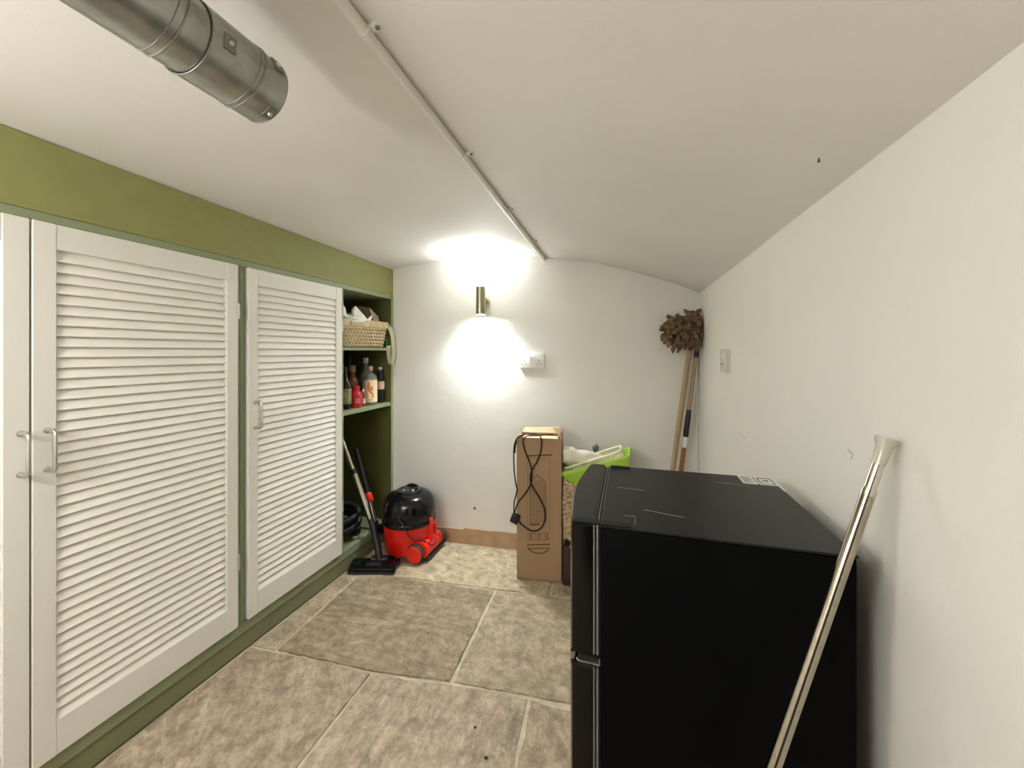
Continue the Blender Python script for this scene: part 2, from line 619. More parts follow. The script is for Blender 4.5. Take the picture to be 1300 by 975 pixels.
for nm, lo, hi in (('door_jamb', (-0.56, FRONT - 0.001, 0), (-0.502, FRONT + 0.02, 1.50)), ('door_jamb', (0.262, FRONT - 0.001, 0), (0.32, FRONT + 0.02, 1.50)), ('door_head', (-0.56, FRONT - 0.001, 1.502), (0.32, FRONT + 0.02, 1.528))):
    bm = B()
    box(bm, lo, hi, 0.003)
    obj(nm, bm, 'door', added_door)

# ------------------------------------------------ flagstone floor
bm = B()
box(bm, (LEFT - 0.05, FRONT - 0.05, -0.06), (0.46, 2.42, -0.0095))
floor = struct('floor', bm, 'mortar')


def edge_pts(line, k):
    L = [0.0]
    P = [V((p[0], p[1], 0)) for p in line]
    for a, b in zip(P, P[1:]):
        L.append(L[-1] + (b - a).length)
    out = []
    for i in range(k + 1):
        s = L[-1] * i / k
        for j in range(len(P) - 1):
            if s <= L[j + 1] + 1e-9:
                t = (s - L[j]) / max(1e-9, L[j + 1] - L[j])
                out.append(P[j].lerp(P[j + 1], t))
                break
    return out


def slab(south, north, m, seed, gap=0.0085, amp=0.0022, rot=0.0, nx=34, ny=34, tilt=(0, 0)):
    """One flagstone between a south and a north edge polyline (both run left to right)."""
    Sx, Nx = edge_pts(south, nx), edge_pts(north, nx)
    bm = B()
    g = []
    cx = sum((p for p in Sx + Nx), V((0, 0, 0))) / (2 * (nx + 1))
    for i in range(nx + 1):
        col = []
        for j in range(ny + 1):
            p = Sx[i].lerp(Nx[i], j / ny)
            u = (Sx[-1].lerp(Nx[-1], j / ny) - Sx[0].lerp(Nx[0], j / ny)).length
            v = (Nx[i] - Sx[i]).length
            du = min(i, nx - i) / nx * u
            dv = min(j, ny - j) / ny * v
            d = min(du, dv)
            # pull the rim in by the joint width, ragged like a hewn edge
            rag = gap * (1 + 0.75 * noise.noise(p * 14 + V((seed, 0, 0))) + 0.35 * noise.noise(p * 45))
            if i in (0, nx):
                p = p + (Sx[nx // 2].lerp(Nx[nx // 2], j / ny) - p).normalized() * rag
            if j in (0, ny):
                p = p + (Sx[i].lerp(Nx[i], 0.5) - p).normalized() * rag
            c, s = math.cos(rot), math.sin(rot)
            q = V((p.x * c + p.y * s, -p.x * s + p.y * c, seed * 3.1))
            z = amp * (noise.noise(V((q.x * 3, q.y * 11, q.z))) + 0.6 * noise.noise(V((q.x * 8, q.y * 24, q.z))))
            t = 2.6 * noise.noise(V((q.x * 1.7, q.y * 5.0, q.z + 7))) + 0.5 * noise.noise(V((q.x * 9, q.y * 20, q.z + 3)))
            fr = t - math.floor(t)
            z += 0.0026 * (math.floor(t) + min(1.0, fr / 0.10) * 1.0 - 0.5)      # riven ledges
            z += -0.0045 * math.exp(-d / 0.007) + tilt[0] * (p.x - cx.x) + tilt[1] * (p.y - cx.y)
            col.append(bm.verts.new((p.x, p.y, z - 0.0030)))
        g.append(col)
    for i in range(nx):
        for j in range(ny):
            bm.faces.new((g[i][j], g[i + 1][j], g[i + 1][j + 1], g[i][j + 1]))
    rim = [g[i][0] for i in range(nx + 1)] + [g[nx][j] for j in range(1, ny + 1)] + \
          [g[i][ny] for i in range(nx - 1, -1, -1)] + [g[0][j] for j in range(ny - 1, 0, -1)]
    lowr = [bm.verts.new((v.co.x, v.co.y, -0.02)) for v in rim]
    for k in range(len(rim)):
        k2 = (k + 1) % len(rim)
        bm.faces.new((rim[k], lowr[k], lowr[k2], rim[k2]))
    return obj('flagstone', bm, m, floor, angle=60)


a_, b_, c_, d_, e_ = (-1.46, 1.228), (-1.343, 1.234), (-0.906, 1.252), (-0.61, 1.292), (-0.325, 1.315)
g_ = (0.44, 1.36)
t0, t1, t2, t4, t5, t6 = (-1.46, 1.811), (-1.376, 1.812), (-1.173, 1.818), (-0.632, 1.858), (-0.362, 1.885), (0.44, 1.945)
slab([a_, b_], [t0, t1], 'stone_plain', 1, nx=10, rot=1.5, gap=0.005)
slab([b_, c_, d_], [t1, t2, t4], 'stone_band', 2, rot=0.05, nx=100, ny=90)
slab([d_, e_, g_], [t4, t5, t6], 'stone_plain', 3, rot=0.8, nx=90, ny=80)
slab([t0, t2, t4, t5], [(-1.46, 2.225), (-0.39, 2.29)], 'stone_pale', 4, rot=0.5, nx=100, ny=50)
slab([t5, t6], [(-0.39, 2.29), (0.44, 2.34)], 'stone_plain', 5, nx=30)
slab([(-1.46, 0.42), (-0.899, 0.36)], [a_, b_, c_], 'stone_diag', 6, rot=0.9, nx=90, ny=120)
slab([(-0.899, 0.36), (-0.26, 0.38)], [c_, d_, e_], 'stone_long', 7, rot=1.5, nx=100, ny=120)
S7 = bpy.data.objects[[o.name for o in floor.children][-1]]
for hx, hy, hr in ((-0.395, 1.076, 0.0055), (-0.460, 1.154, 0.0045)):
    bm = B()
    lathe(bm, [(hr, 0.0002), (hr * 0.8, 0.0008), (0, 0.0009)], (hx, hy, 0.0015), 12)
    obj('drill_hole', bm, 'dark_hole', S7)
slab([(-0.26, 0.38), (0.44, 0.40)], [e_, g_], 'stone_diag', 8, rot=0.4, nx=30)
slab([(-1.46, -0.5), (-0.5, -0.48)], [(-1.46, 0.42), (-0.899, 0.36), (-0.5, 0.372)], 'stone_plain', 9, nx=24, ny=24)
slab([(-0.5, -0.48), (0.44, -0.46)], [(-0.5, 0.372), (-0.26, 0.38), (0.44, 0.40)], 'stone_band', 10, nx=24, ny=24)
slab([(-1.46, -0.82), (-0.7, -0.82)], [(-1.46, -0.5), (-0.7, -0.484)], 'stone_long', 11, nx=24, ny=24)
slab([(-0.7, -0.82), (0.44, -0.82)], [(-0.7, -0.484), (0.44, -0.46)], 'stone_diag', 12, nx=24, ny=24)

# bare strip where a skirting board came off the end wall, ragged along its top
bm = B()
f, bk = [], []
for i in range(161):
    x = -1.18 + (0.37 + 1.18) * i / 160
    z = 0.088 + 0.005 * noise.noise(V((x * 9, 0, 1))) + 0.003 * noise.noise(V((x * 40, 0, 2))) + (0.006 if x > -0.97 else -0.004)
    y = back_y(x)
    f.append([bm.verts.new((x, y - 0.006, -0.004)), bm.verts.new((x, y - 0.005, z))])
    bk.append([bm.verts.new((x, y + 0.002, -0.004)), bm.verts.new((x, y + 0.002, z + 0.001))])
for i in range(160):
    bm.faces.new((f[i][0], f[i + 1][0], f[i + 1][1], f[i][1]))
    bm.faces.new((f[i][1], f[i + 1][1], bk[i + 1][1], bk[i][1]))
struct('baseboard_back', bm, 'skirt', smooth=False)

# small filled plug hole on the end wall
bm = B()
lathe(bm, [(0.010, 0), (0.008, 0.002), (0.004, 0.003), (0, 0.003)], n=14,
      mtx=Matrix.Translation((-0.903, back_y(-0.903) + 0.0005, 0.221)) @ Matrix.Rotation(PI / 2, 4, 'X'))
obj('wall_plug', bm, 'scuff', wall_back)
# faint scuffs on the right wall
bm = B()
for (y0, z0), (y1, z1) in [((1.527, 0.905), (1.46, 0.893)), ((0.835, 1.010), (0.818, 1.004)), ((0.818, 1.004), (0.826, 0.994))]:
    tube(bm, [(WALL_R, y0, z0), (WALL_R, (y0 + y1) / 2, (z0 + z1) / 2 - 0.002), (WALL_R, y1, z1)], [0.0006, 0.0012, 0.0006], 6)
obj('scuff_mark', bm, mat('grey_wall_scuff', S(170, 162, 146), 0.7), wall_right)


# ---------------------------------------------------------------- fitted louvred cupboard
CUP = thing('fitted_cupboard', 'fitted green cupboard along the left wall with white louvred doors and an open shelved end',
            'cupboard', (-1.455, 1.1, 0))
FX = -1.455          # face frame plane
Y0, Y1 = 0.03, 2.2215
# top fascia follows the vault
bm = B()
ys = frange(Y0, Y1 - 0.001, 20)
prism(bm, [(FX - 0.012, y, ceil_z(FX, y) - 0.0035) for y in ys] + [(FX - 0.012, Y1 - 0.001, 1.543), (FX - 0.012, Y0, 1.543)], (0.014, 0, 0))
obj('fascia', bm, 'olive', CUP, smooth=False)
bm = B()
box(bm, (FX - 0.03, Y0, 1.519), (FX - 0.001, Y1 - 0.002, 1.5428), 0.0015)
obj('top_rail', bm, 'sage', CUP)
for y0, y1 in ((Y0, 0.060), (1.1625, 1.1995), (1.7385, 1.762)):
    bm = B()
    box(bm, (FX - 0.03, y0, 0.117), (FX, y1, 1.519), 0.0015)
    if y0 > 1.1 and y1 < 1.3:   # bead down the middle post
        box(bm, (FX - 0.002, 1.1785, 0.118), (FX + 0.0025, 1.1835, 1.518))
    obj('stile', bm, 'sage', CUP)
bm = B()
box(bm, (FX - 0.03, Y0, 0.071), (FX, 2.199, 0.1168), 0.002)
obj('bottom_rail', bm, 'sage', CUP)
bm = B()
box(bm, (FX - 0.03, Y0, 0.0), (FX - 0.006, 2.199, 0.071), 0.001)
obj('plinth', bm, 'plinth', CUP)
# open end: side panel against the end wall, partition, back, floor, shelves, soffit
bm = B()
box(bm, (LEFT + 0.003, 2.2, 0.0), (FX + 0.001, 2.2195, 1.5428))
obj('side_panel', bm, 'inside', CUP)
bm = B()
box(bm, (FX + 0.0005, 2.1995, 0.0), (FX + 0.0035, 2.222, 1.5428))
obj('edge_lipping', bm, 'sage', CUP)
bm = B()
box(bm, (LEFT + 0.003, 1.742, 0.0), (FX - 0.031, 1.760, 1.5428))
obj('partition', bm, 'inside', CUP)
bm = B()
box(bm, (LEFT + 0.002, Y0, 0.0), (LEFT + 0.012, 2.2, 1.5428))
obj('back_panel', bm, 'inside', CUP)
bm = B()
box(bm, (LEFT + 0.012, 1.760, 0.085), (FX - 0.002, 2.2, 0.1035), 0.001)
obj('base_board', bm, 'plinth', CUP)
bm = B()
box(bm, (LEFT + 0.012, 1.760, 1.521), (FX - 0.031, 2.2, 1.5425))
obj('soffit', bm, 'sage', CUP)
bm = B()
box(bm, (LEFT + 0.003, Y0, 0), (FX - 0.031, Y0 + 0.016, 1.5428))
obj('end_panel', bm, 'olive', CUP)
for z0, z1, fx in ((1.190, 1.2065, FX - 0.003), (0.838, 0.8605, FX - 0.001)):
    bm = B()
    box(bm, (LEFT + 0.012, 1.7602, z0), (fx, 2.1998, z1), 0.0015)
    obj('shelf', bm, 'sage', CUP)


def bow_handle(parent, y, z0, z1, x):
    bm = B()
    r = 0.0045
    pts = [(x, y, z1), (x + 0.022, y, z1 + 0.001)]
    for k in range(1, 6):
        a = k / 6 * PI / 2
        pts.append((x + 0.022 + 0.012 * math.sin(a), y, z1 + 0.001 - 0.012 * (1 - math.cos(a))))
    pts.append((x + 0.034, y, z1 - 0.011))
    low = [(p[0], p[1], z0 + (z1 - p[2])) for p in pts[::-1]]
    tube(bm, pts + low, r, 10, flat=1.25)
    for z in (z0, z1):
        lathe(bm, [(0.0075, 0), (0.0075, 0.002), (0.005, 0.003)], n=12,
              mtx=Matrix.Translation((x, y, z)) @ Matrix.Rotation(PI / 2, 4, 'Y'))
    return obj('handle', bm, 'alu', parent)


def hinge(parent, y, z, x):
    bm = B()
    tube(bm, [(x, y, z - 0.026), (x, y, z + 0.026)], 0.0042, 8)
    for s in (-1, 1):
        tube(bm, [(x, y, z + s * 0.026), (x, y, z + s * 0.030)], 0.0032, 8)
    box(bm, (x - 0.004, y - 0.011, z - 0.024), (x - 0.0012, y + 0.003, z + 0.024))
    return obj('hinge', bm, 'hinge', parent)


SLAT_CACHE = {}


def louvre_door(y0, y1, sw, handle_y, hinge_y, hz, z0=0.119, z1=1.516):
    fx = FX + 0.014
    bx = fx - 0.026
    bm = B()
    box(bm, (bx, y0, z0), (fx, y0 + sw, z1), 0.002)
    box(bm, (bx, y1 - sw, z0), (fx, y1, z1), 0.002)
    door = obj('door', bm, 'door', CUP)
    zt, zb = 1.450, 0.211
    for a, b in ((zt, z1), (z0, zb)):
        bm = B()
        box(bm, (bx + 0.001, y0 + sw - 0.001, a), (fx - 0.0015, y1 - sw + 0.001, b), 0.0015)
        obj('rail', bm, 'door', door)
    n = 44
    pitch = (zt - zb) / n
    w = y1 - y0 - 2 * sw + 0.003
    yc = (y0 + y1) / 2
    first = None
    off = base_of(door)
    for i in range(n):
        z = zb + pitch * (i + 0.5)
        loc = V((fx - 0.0135, yc, z)) - off
        if first is None:
            bm = B()
            box(bm, (-0.0025, -w / 2, -0.0185), (0.0025, w / 2, 0.0185), 0.0015, 2,
                mtx=Matrix.Rotation(math.radians(-24), 4, 'Y'))
            me_o = obj('slat', bm, 'slat', None, angle=15)
            me_o.parent = door
            me_o.location = loc
            first = me_o
        else:
            rep(first, loc, door)
    bow_handle(door, handle_y, 0.8765, 0.978, fx - 0.001)
    for z in hz:
        hinge(door, hinge_y, z, fx + 0.001)
    return door


louvre_door(0.064, 0.6075, 0.046, 0.591, 0.0625, (1.338, 0.369))
louvre_door(0.6115, 1.1595, 0.045, 0.638, 1.161, (1.338, 0.369))
louvre_door(1.2025, 1.7355, 0.042, 1.231, 1.737, (1.315, 0.840, 0.369))


# ---------------------------------------------------------------- galvanised duct under the vault
def place_z(x, y):
    return ceil_z(x, y)


DX, DZ = -0.672, 1.680
DUCT = thing('ventilation_duct', 'galvanised steel spiral duct hanging under the vault, open end by the cupboards', 'duct', (DX, 0.5, DZ))


def ring_tube(bm, y0, y1, r, th=0.0012, n=48):
    for rr, flip in ((r, 1), (r - th, -1)):
        A = [bm.verts.new((DX + rr * math.cos(2 * PI * k / n), y0, DZ + rr * math.sin(2 * PI * k / n))) for k in range(n)]
        Bv = [bm.verts.new((DX + rr * math.cos(2 * PI * k / n), y1, DZ + rr * math.sin(2 * PI * k / n))) for k in range(n)]
        for k in range(n):
            bm.faces.new((A[k], A[(k + 1) % n], Bv[(k + 1) % n], Bv[k]))


bm = B()
ring_tube(bm, FRONT + 0.001, 0.47, 0.0565)
obj('duct_pipe', bm, 'galv', DUCT)
bm = B()
ring_tube(bm, 0.452, 0.592, 0.0592)
obj('duct_coupling', bm, 'galv', DUCT)


def seam(y0, r, rr=0.0017, slant=0.014, turns=1.0):
    bm = B()
    pts = []
    for k in range(49):
        a = 2 * PI * k / 48 * turns
        pts.append((DX + r * math.cos(a), y0 + slant * math.sin(a - 0.5) * 0.9, DZ + r * math.sin(a)))
    tube(bm, pts[:-1], rr, 8, closed=True)
    return obj('lock_seam', bm, 'galv_dark', DUCT)


seam(0.424, 0.0568)
seam(0.412, 0.0566, 0.001)
seam(0.4525, 0.0590, 0.0011, 0.0)
seam(0.549, 0.0595)
seam(0.540, 0.0594, 0.0009)
seam(0.591, 0.0590, 0.0009, 0.0)
for yy in (0.27, 0.12, -0.03, -0.18):
    seam(yy, 0.0568)


def duct_clip(a_deg, y, r=0.0592):
    a = math.radians(a_deg)
    nrm = V((math.cos(a), 0, math.sin(a)))
    p = V((DX, y, DZ)) + nrm * r
    m = align(p, p + nrm)
    bm = B()
    box(bm, (-0.010, -0.013, -0.001), (0.010, 0.013, 0.0018), 0.0012, mtx=m)
    cl = obj('clip', bm, 'galv_dark', DUCT)
    bm = B()
    lathe(bm, [(0.0042, 0.0015), (0.0042, 0.0035), (0.003, 0.0052), (0.0015, 0.0042), (0, 0.0042)], n=12, mtx=m)
    obj('screw', bm, 'screw', cl)


duct_clip(-4, 0.480)
duct_clip(-62, 0.580)
duct_clip(28, 0.575)
for yy in (0.28, -0.4):      # hanger straps up to the vault
    for sx in (-0.0575, 0.0575):
        bm = B()
        box(bm, (DX + sx - 0.0008, yy - 0.008, DZ), (DX + sx + 0.0008, yy + 0.008, ceil_z(DX + sx, yy) + 0.002))
        obj('hanger_strap', bm, 'galv_dark', DUCT)

# ---------------------------------------------------------------- cable conduit along the vault
CR = 0.0105


def cond(y, d=0.0):
    x = -0.463 + 0.008 * (y - 1.0) * -0.8
    return V((x, y, ceil_z(x, y) - CR + 0.0005 - d))


CON = thing('cable_conduit', 'white painted cable conduit clipped along the crown of the vault', 'conduit', cond(1.0))
bm = B()
tube(bm, [cond(y) for y in frange(FRONT, back_y(-0.47) - 0.002, 40)], CR, 14)
obj('conduit_tube', bm, 'conduit', CON)
for y in (0.615, 1.066, 1.50, 1.93, 0.15, -0.5):
    c = cond(y)
    bm = B()
    tube(bm, [c - V((0, 0.006, 0)), c + V((0, 0.006, 0))], CR + 0.0018, 16)
    zc = ceil_z(c.x + 0.026, y)
    lathe(bm, [(0.011, 0), (0.011, 0.003), (0.009, 0.0045)], n=16,
          mtx=Matrix.Translation((c.x + 0.0255, y, zc + 0.0008)) @ Matrix.Rotation(PI, 4, 'X'))
    box(bm, (c.x + 0.008, y - 0.0085, zc - 0.0045), (c.x + 0.026, y + 0.0085, zc + 0.001), 0.001)
    cl = obj('saddle_clip', bm, 'conduit', CON)
    bm = B()
    lathe(bm, [(0.0048, 0.003), (0.0048, 0.0056), (0.0034, 0.0068), (0.0018, 0.0052), (0, 0.0052)], n=12,
          mtx=Matrix.Translation((c.x + 0.0265, y, zc)) @ Matrix.Rotation(PI, 4, 'X'))
    obj('screw', bm, 'galv_dark', cl)

# thin cable pipe down the far right corner
px_, py_ = 0.361, back_y(0.361) - 0.0045
bm = B()
tube(bm, [(px_, py_, z) for z in frange(0.002, 1.30, 20)], 0.0042, 10)
tag(obj('cable_pipe', bm, 'conduit'), 'thin white vertical pipe in the far right corner behind the mops', 'pipe')

# nail head left in the vault
nz = ceil_z(0.30, 0.78)
bm = B()
m = Matrix.Translation((0.318, 0.806, ceil_z(0.318, 0.806) - 0.0005))
lathe(bm, [(0.0012, -0.005), (0.0012, 0.003)], n=8, mtx=m)
lathe(bm, [(0.0022, -0.006), (0.0022, -0.0045)], n=10, mtx=m)
tag(obj('nail', bm, 'ink_black'), 'small dark nail sticking out of the vault above the right wall', 'nail')


# ---------------------------------------------------------------- up and down wall lamps
def wall_lamp(x, y, ydir, label, eu, ed, tint):
    """Cylinder standing off a wall; ydir is +1 when the wall lies towards +y."""
    zb, zt, r = 1.401, 1.566, 0.0275
    cy = y - ydir * 0.078
    t = thing('wall_lamp', label, 'lamp', (x, y, zb))
    bm = B()
    n = 40
    prof = [(r, zb), (r, zt), (r - 0.003, zt), (r - 0.003, zb)]
    rings = [[bm.verts.new((x + a * math.cos(2 * PI * k / n), cy + a * math.sin(2 * PI * k / n), z)) for k in range(n)] for a, z in prof]
    for i in range(4):
        A, C = rings[i], rings[(i + 1) % 4]
        for k in range(n):
            bm.faces.new((A[k], A[(k + 1) % n], C[(k + 1) % n], C[k]))
    obj('lamp_body', bm, 'brushed', t)
    for z, s in ((zb + 0.008, -1), (zt - 0.008, 1)):
        bm = B()
        lathe(bm, [(r - 0.0032, -0.001), (r - 0.0032, 0.001)], (x, cy, z), 32)
        obj('lens', bm, 'lens', t)
    bm = B()
    lathe(bm, [(0.030, 0), (0.030, 0.006), (0.024, 0.016), (0.012, 0.020)], n=32,
          mtx=Matrix.Translation((x, y, 1.486)) @ Matrix.Rotation(PI / 2 * ydir, 4, 'X'))
    obj('back_plate', bm, 'brushed', t)
    bm = B()
    tube(bm, [(x, y - ydir * 0.015, 1.486), (x, cy + ydir * (r - 0.002), 1.486)], 0.010, 14)
    obj('arm', bm, 'brushed', t)
    light('lamp_glow_down', 'AREA', (x, cy, zb + 0.0055), (0, 0, 0), ed, tint, 0.044)
    light('lamp_glow_up', 'AREA', (x, cy, zt - 0.0055), (PI, 0, 0), eu, tint, 0.044)
    if ydir > 0:
        light('lamp_beam_down', 'AREA', (x, cy, zb + 0.0050), (0, 0, 0), BEAM_DOWN, tint, 0.044, BEAM)
        light('lamp_beam_up', 'AREA', (x, cy, zt - 0.0050), (PI, 0, 0), BEAM_UP, tint, 0.044, BEAM)
    return t


wall_lamp(-0.835, back_y(-0.835), 1, 'brushed metal cylinder wall lamp shining up and down on the end wall', FAR_UP, FAR_DOWN, (0.90, 0.98, 1.02))
wall_lamp(-0.98, FRONT, -1, 'added brushed metal cylinder wall lamp, unseen on the wall behind the viewer', NEAR_UP, NEAR_DOWN, (0.95, 0.985, 1.0))

# ceiling fitting added unseen behind the camera to fill the near half with light
zc = ceil_z(-0.55, -0.38)
CL = thing('added_ceiling_light', 'added round white fill light on the ceiling, unseen behind the viewer', 'ceiling light', (-0.55, -0.38, zc))
bm = B()
lathe(bm, [(0.15, 0.02), (0.15, -0.05), (0.14, -0.06), (0.13, -0.06), (0.13, 0.02)], (-0.55, -0.38, zc), 40)
obj('rim', bm, 'white_plastic', CL)
bm = B()
lathe(bm, [(0.128, -0.056), (0.128, -0.052)], (-0.55, -0.38, zc), 40)
obj('diffuser', bm, mat('added_lit_diffuser', (1, 0.9, 0.76, 1), 0.5, emit=3.0), CL)


PB_ = thing('added_globe_lamp', 'added lit white opal globe lamp on a short white flex, unseen near the cupboards', 'added pendant light', (-1.05, -0.22, ceil_z(-1.05, -0.22)))  # globe lamp added out of view to brighten the near left ceiling
bz = ceil_z(-1.05, -0.22)
bm = B()
lathe(bm, [(0.012, -0.05), (0.030, -0.036), (0.045, -0.012), (0.046, 0.004)], (-1.05, -0.22, bz), 28)
obj('ceiling_rose', bm, 'white_plastic', PB_)
bm = B()
tube(bm, [(-1.05, -0.22, bz - 0.045), (-1.05, -0.22, 1.535)], 0.004, 8)
obj('flex', bm, 'white_plastic', PB_)
bm = B()
lathe(bm, [(0.020, 1.478), (0.022, 1.50), (0.018, 1.53), (0.008, 1.545)], (-1.05, -0.22, 0), 20)
obj('lamp_holder', bm, 'white_plastic', PB_)
bm = B()
lathe(bm, [(0.0, 1.345)] + [(0.085 * math.sin(a), 1.43 - 0.085 * math.cos(a)) for a in frange(0, PI * 0.92, 18)[1:]], (-1.05, -0.22, 0), 32)
obj('globe', bm, mat('added_opal_globe', (1.0, 0.99, 0.975, 1), 0.4, emit=ADDED_GLOBE), PB_)

# ---------------------------------------------------------------- sockets
def pin_holes(bm, cx, cz, put):
    for dx, dz, ww, hh in ((0, 0.0105, 0.0042, 0.0085), (-0.011, -0.0075, 0.0065, 0.0042), (0.011, -0.0075, 0.0065, 0.0042)):
        put(bm, cx + dx - ww / 2, cz + dz - hh / 2, cx + dx + ww / 2, cz + dz + hh / 2)


sx0, sx1 = -0.619, -0.473
sy = back_y((sx0 + sx1) / 2)
SOC = thing('double_socket', 'white double plug socket with two rocker switches on the end wall', 'socket', ((sx0 + sx1) / 2, sy, 1.127))
rotm = Matrix.Translation(((sx0 + sx1) / 2, sy, 1.127)) @ Matrix.Rotation(math.atan(0.0617), 4, 'Z')
bm = B()
box(bm, (-0.0725, -0.005, -0.043), (0.0725, 0.002, 0.043), 0.001, 1, rotm)
obj('back_box', bm, 'white_plastic', SOC)
bm = B()
box(bm, (-0.0745, -0.0125, -0.0445), (0.0745, -0.0045, 0.0445), 0.003, 2, rotm)
obj('face_plate', bm, 'white_plastic', SOC)
for cx in (-0.0085, 0.0085):
    bm = B()
    box(bm, (cx - 0.0075, -0.0165, -0.002), (cx + 0.0075, -0.0118, 0.030), 0.0012, 1,
        rotm @ Matrix.Translation((0, 0, 0)) @ Matrix.Rotation(0.06, 4, 'X'))
    obj('rocker_switch', bm, 'white_plastic', SOC)
for cx in (-0.044, 0.044):
    bm = B()
    pin_holes(bm, cx, -0.010, lambda b, x0, z0, x1, z1: box(b, (x0, -0.0129, z0), (x1, -0.0120, z1), mtx=rotm))
    obj('pin_holes', bm, 'dark_hole', SOC)
bm = B()
for cx in (-0.068, 0.068):
    lathe(bm, [(0.0028, 0), (0.0028, 0.0005), (0.0, 0.0005)], n=10,
          mtx=rotm @ Matrix.Translation((cx, -0.0123, 0.0)) @ Matrix.Rotation(PI / 2, 4, 'X'))
obj('fixing_screws', bm, 'screw', SOC)

ry, rz = 1.710, 1.1475
SS = thing('single_socket', 'small single plug socket on the right wall beside the mops', 'socket', (WALL_R, ry, rz))
bm = B()
box(bm, (WALL_R - 0.010, ry - 0.0425, rz - 0.0425), (WALL_R + 0.002, ry + 0.0425, rz + 0.0425), 0.003, 2)
obj('back_box', bm, 'grey_plastic', SS)
bm = B()
box(bm, (WALL_R - 0.018, ry - 0.0435, rz - 0.0435), (WALL_R - 0.0095, ry + 0.0435, rz + 0.0435), 0.003, 2)
obj('face_plate', bm, 'grey_plastic', SS)
bm = B()
box(bm, (WALL_R - 0.0225, ry - 0.034, rz + 0.004), (WALL_R - 0.0175, ry - 0.018, rz + 0.030), 0.001)
obj('rocker_switch', bm, 'white_plastic', SS)
bm = B()
pin_holes(bm, ry + 0.004, rz - 0.006, lambda b, x0, z0, x1, z1: box(b, (WALL_R - 0.0186, x0 - 0.001, z0 - 0.001), (WALL_R - 0.0175, x1 + 0.001, z1 + 0.001)))
obj('pin_holes', bm, 'dark_hole', SS)


# ---------------------------------------------------------------- black fridge freezer
FR = thing('fridge_freezer', 'black under-counter fridge freezer standing against the right wall', 'fridge', (0.14, 0.885, 0))
FY0, FY1, FTOP = 0.697, 1.070, 0.880
bm = B()
box(bm, (-0.046, FY0, 0.03), (0.323, FY1, FTOP - 0.0045), 0.002, 2)
obj('cabinet_body', bm, 'black_side', FR)
bm = B()
box(bm, (-0.046, FY0, FTOP - 0.004), (0.326, FY1 + 0.003, FTOP), 0.0012, 1)
obj('worktop_panel', bm, 'black_top', FR)
bm = B()
for x in (-0.02, 0.30):
    for y in (FY0 + 0.04, FY1 - 0.04):
        lathe(bm, [(0.016, 0.0), (0.018, 0.006), (0.012, 0.03)], (x, y, 0), 14)
obj('feet', bm, 'black_plastic', FR)


def door_outline(z, inset=0.0):
    pts = [(-0.058, FY0 + inset, z), (-0.085, FY0 + inset, z), (-0.0945, FY0 + 0.003 + inset, z), (-0.0985, FY0 + 0.012, z)]
    for k in range(1, 12):
        t = k / 12
        pts.append((-0.0985 - 0.014 * math.sin(PI * t), FY0 + 0.012 + (FY1 - FY0 - 0.024) * t, z))
    pts += [(-0.0985, FY1 - 0.012, z), (-0.0945, FY1 - 0.003, z), (-0.085, FY1, z), (-0.058, FY1, z)]
    return [(p[0] + (inset if p[0] < -0.06 else 0), p[1], p[2]) for p in pts]


def fridge_door(name, z0, z1, m):
    bm = B()
    layers = [door_outline(z0 + 0.004, 0.0), door_outline(z1 - 0.004, 0.0)]
    rings = []
    for z, ins in ((z0, 0.004), (z0 + 0.004, 0.0), (z1 - 0.004, 0.0), (z1, 0.004)):
        rings.append([bm.verts.new(p) for p in door_outline(z, ins)])
    n = len(rings[0])
    for A, C in zip(rings, rings[1:]):
        for k in range(n):
            bm.faces.new((A[k], A[(k + 1) % n], C[(k + 1) % n], C[k]))
    bm.faces.new(rings[0][::-1])
    bm.faces.new(rings[-1])
    d = obj(name, bm, m, FR, angle=30)
    for x0, x1, mm, e in ((-0.0585, -0.0555, 'gasket', 0.001), (-0.0555, -0.0520, 'gasket_dark', 0.003), (-0.0520, -0.0495, 'gasket', 0.001), (-0.0495, -0.0455, 'gasket_dark', 0.003)):
        bm = B()
        box(bm, (x0, FY0 + e, z0 + 0.004 + e), (x1, FY1 - e, z1 - 0.001 - e))
        obj('gasket', bm, mm, d)
    return d


fz = fridge_door('freezer_door', 0.648, FTOP, 'black_gloss')
fd = fridge_door('fridge_door', 0.075, 0.632, 'black_gloss')
bm = B()    # moulded top cap of the freezer door, dull like the worktop
prism(bm, door_outline(FTOP + 0.0002, 0.004), (0, 0, 0.0015))
obj('door_cap', bm, 'black_top', fz)
bm = B()    # bright middle hinge in the gap between the doors
tube(bm, [(-0.047, FY0 + 0.004, 0.646), (-0.047, FY0 + 0.004, 0.635), (-0.083, FY0 + 0.004, 0.635), (-0.087, FY0 + 0.004, 0.640)], 0.0016, 8)
box(bm, (-0.0865, FY0 + 0.0045, 0.6345), (-0.046, FY0 + 0.035, 0.6362))
obj('middle_hinge', bm, 'screw', FR)
bm = B()
lathe(bm, [(0.005, 0.6335), (0.005, 0.6465)], (-0.094, FY0 + 0.012, 0), 14)
obj('hinge_pin', bm, 'chrome_dull', FR)
for y0, y1 in ((FY0 + 0.003, FY0 + 0.017), (FY1 - 0.017, FY1 - 0.004)):
    bm = B()
    box(bm, ((-0.092 if y0 < 0.8 else -0.042), y0, FTOP - 0.0005), (0.006, y1, FTOP + 0.0035), 0.0012, 1)
    obj('hinge_cover', bm, 'gasket_dark', FR)
bm = B()    # taped outlines and scratches on the top
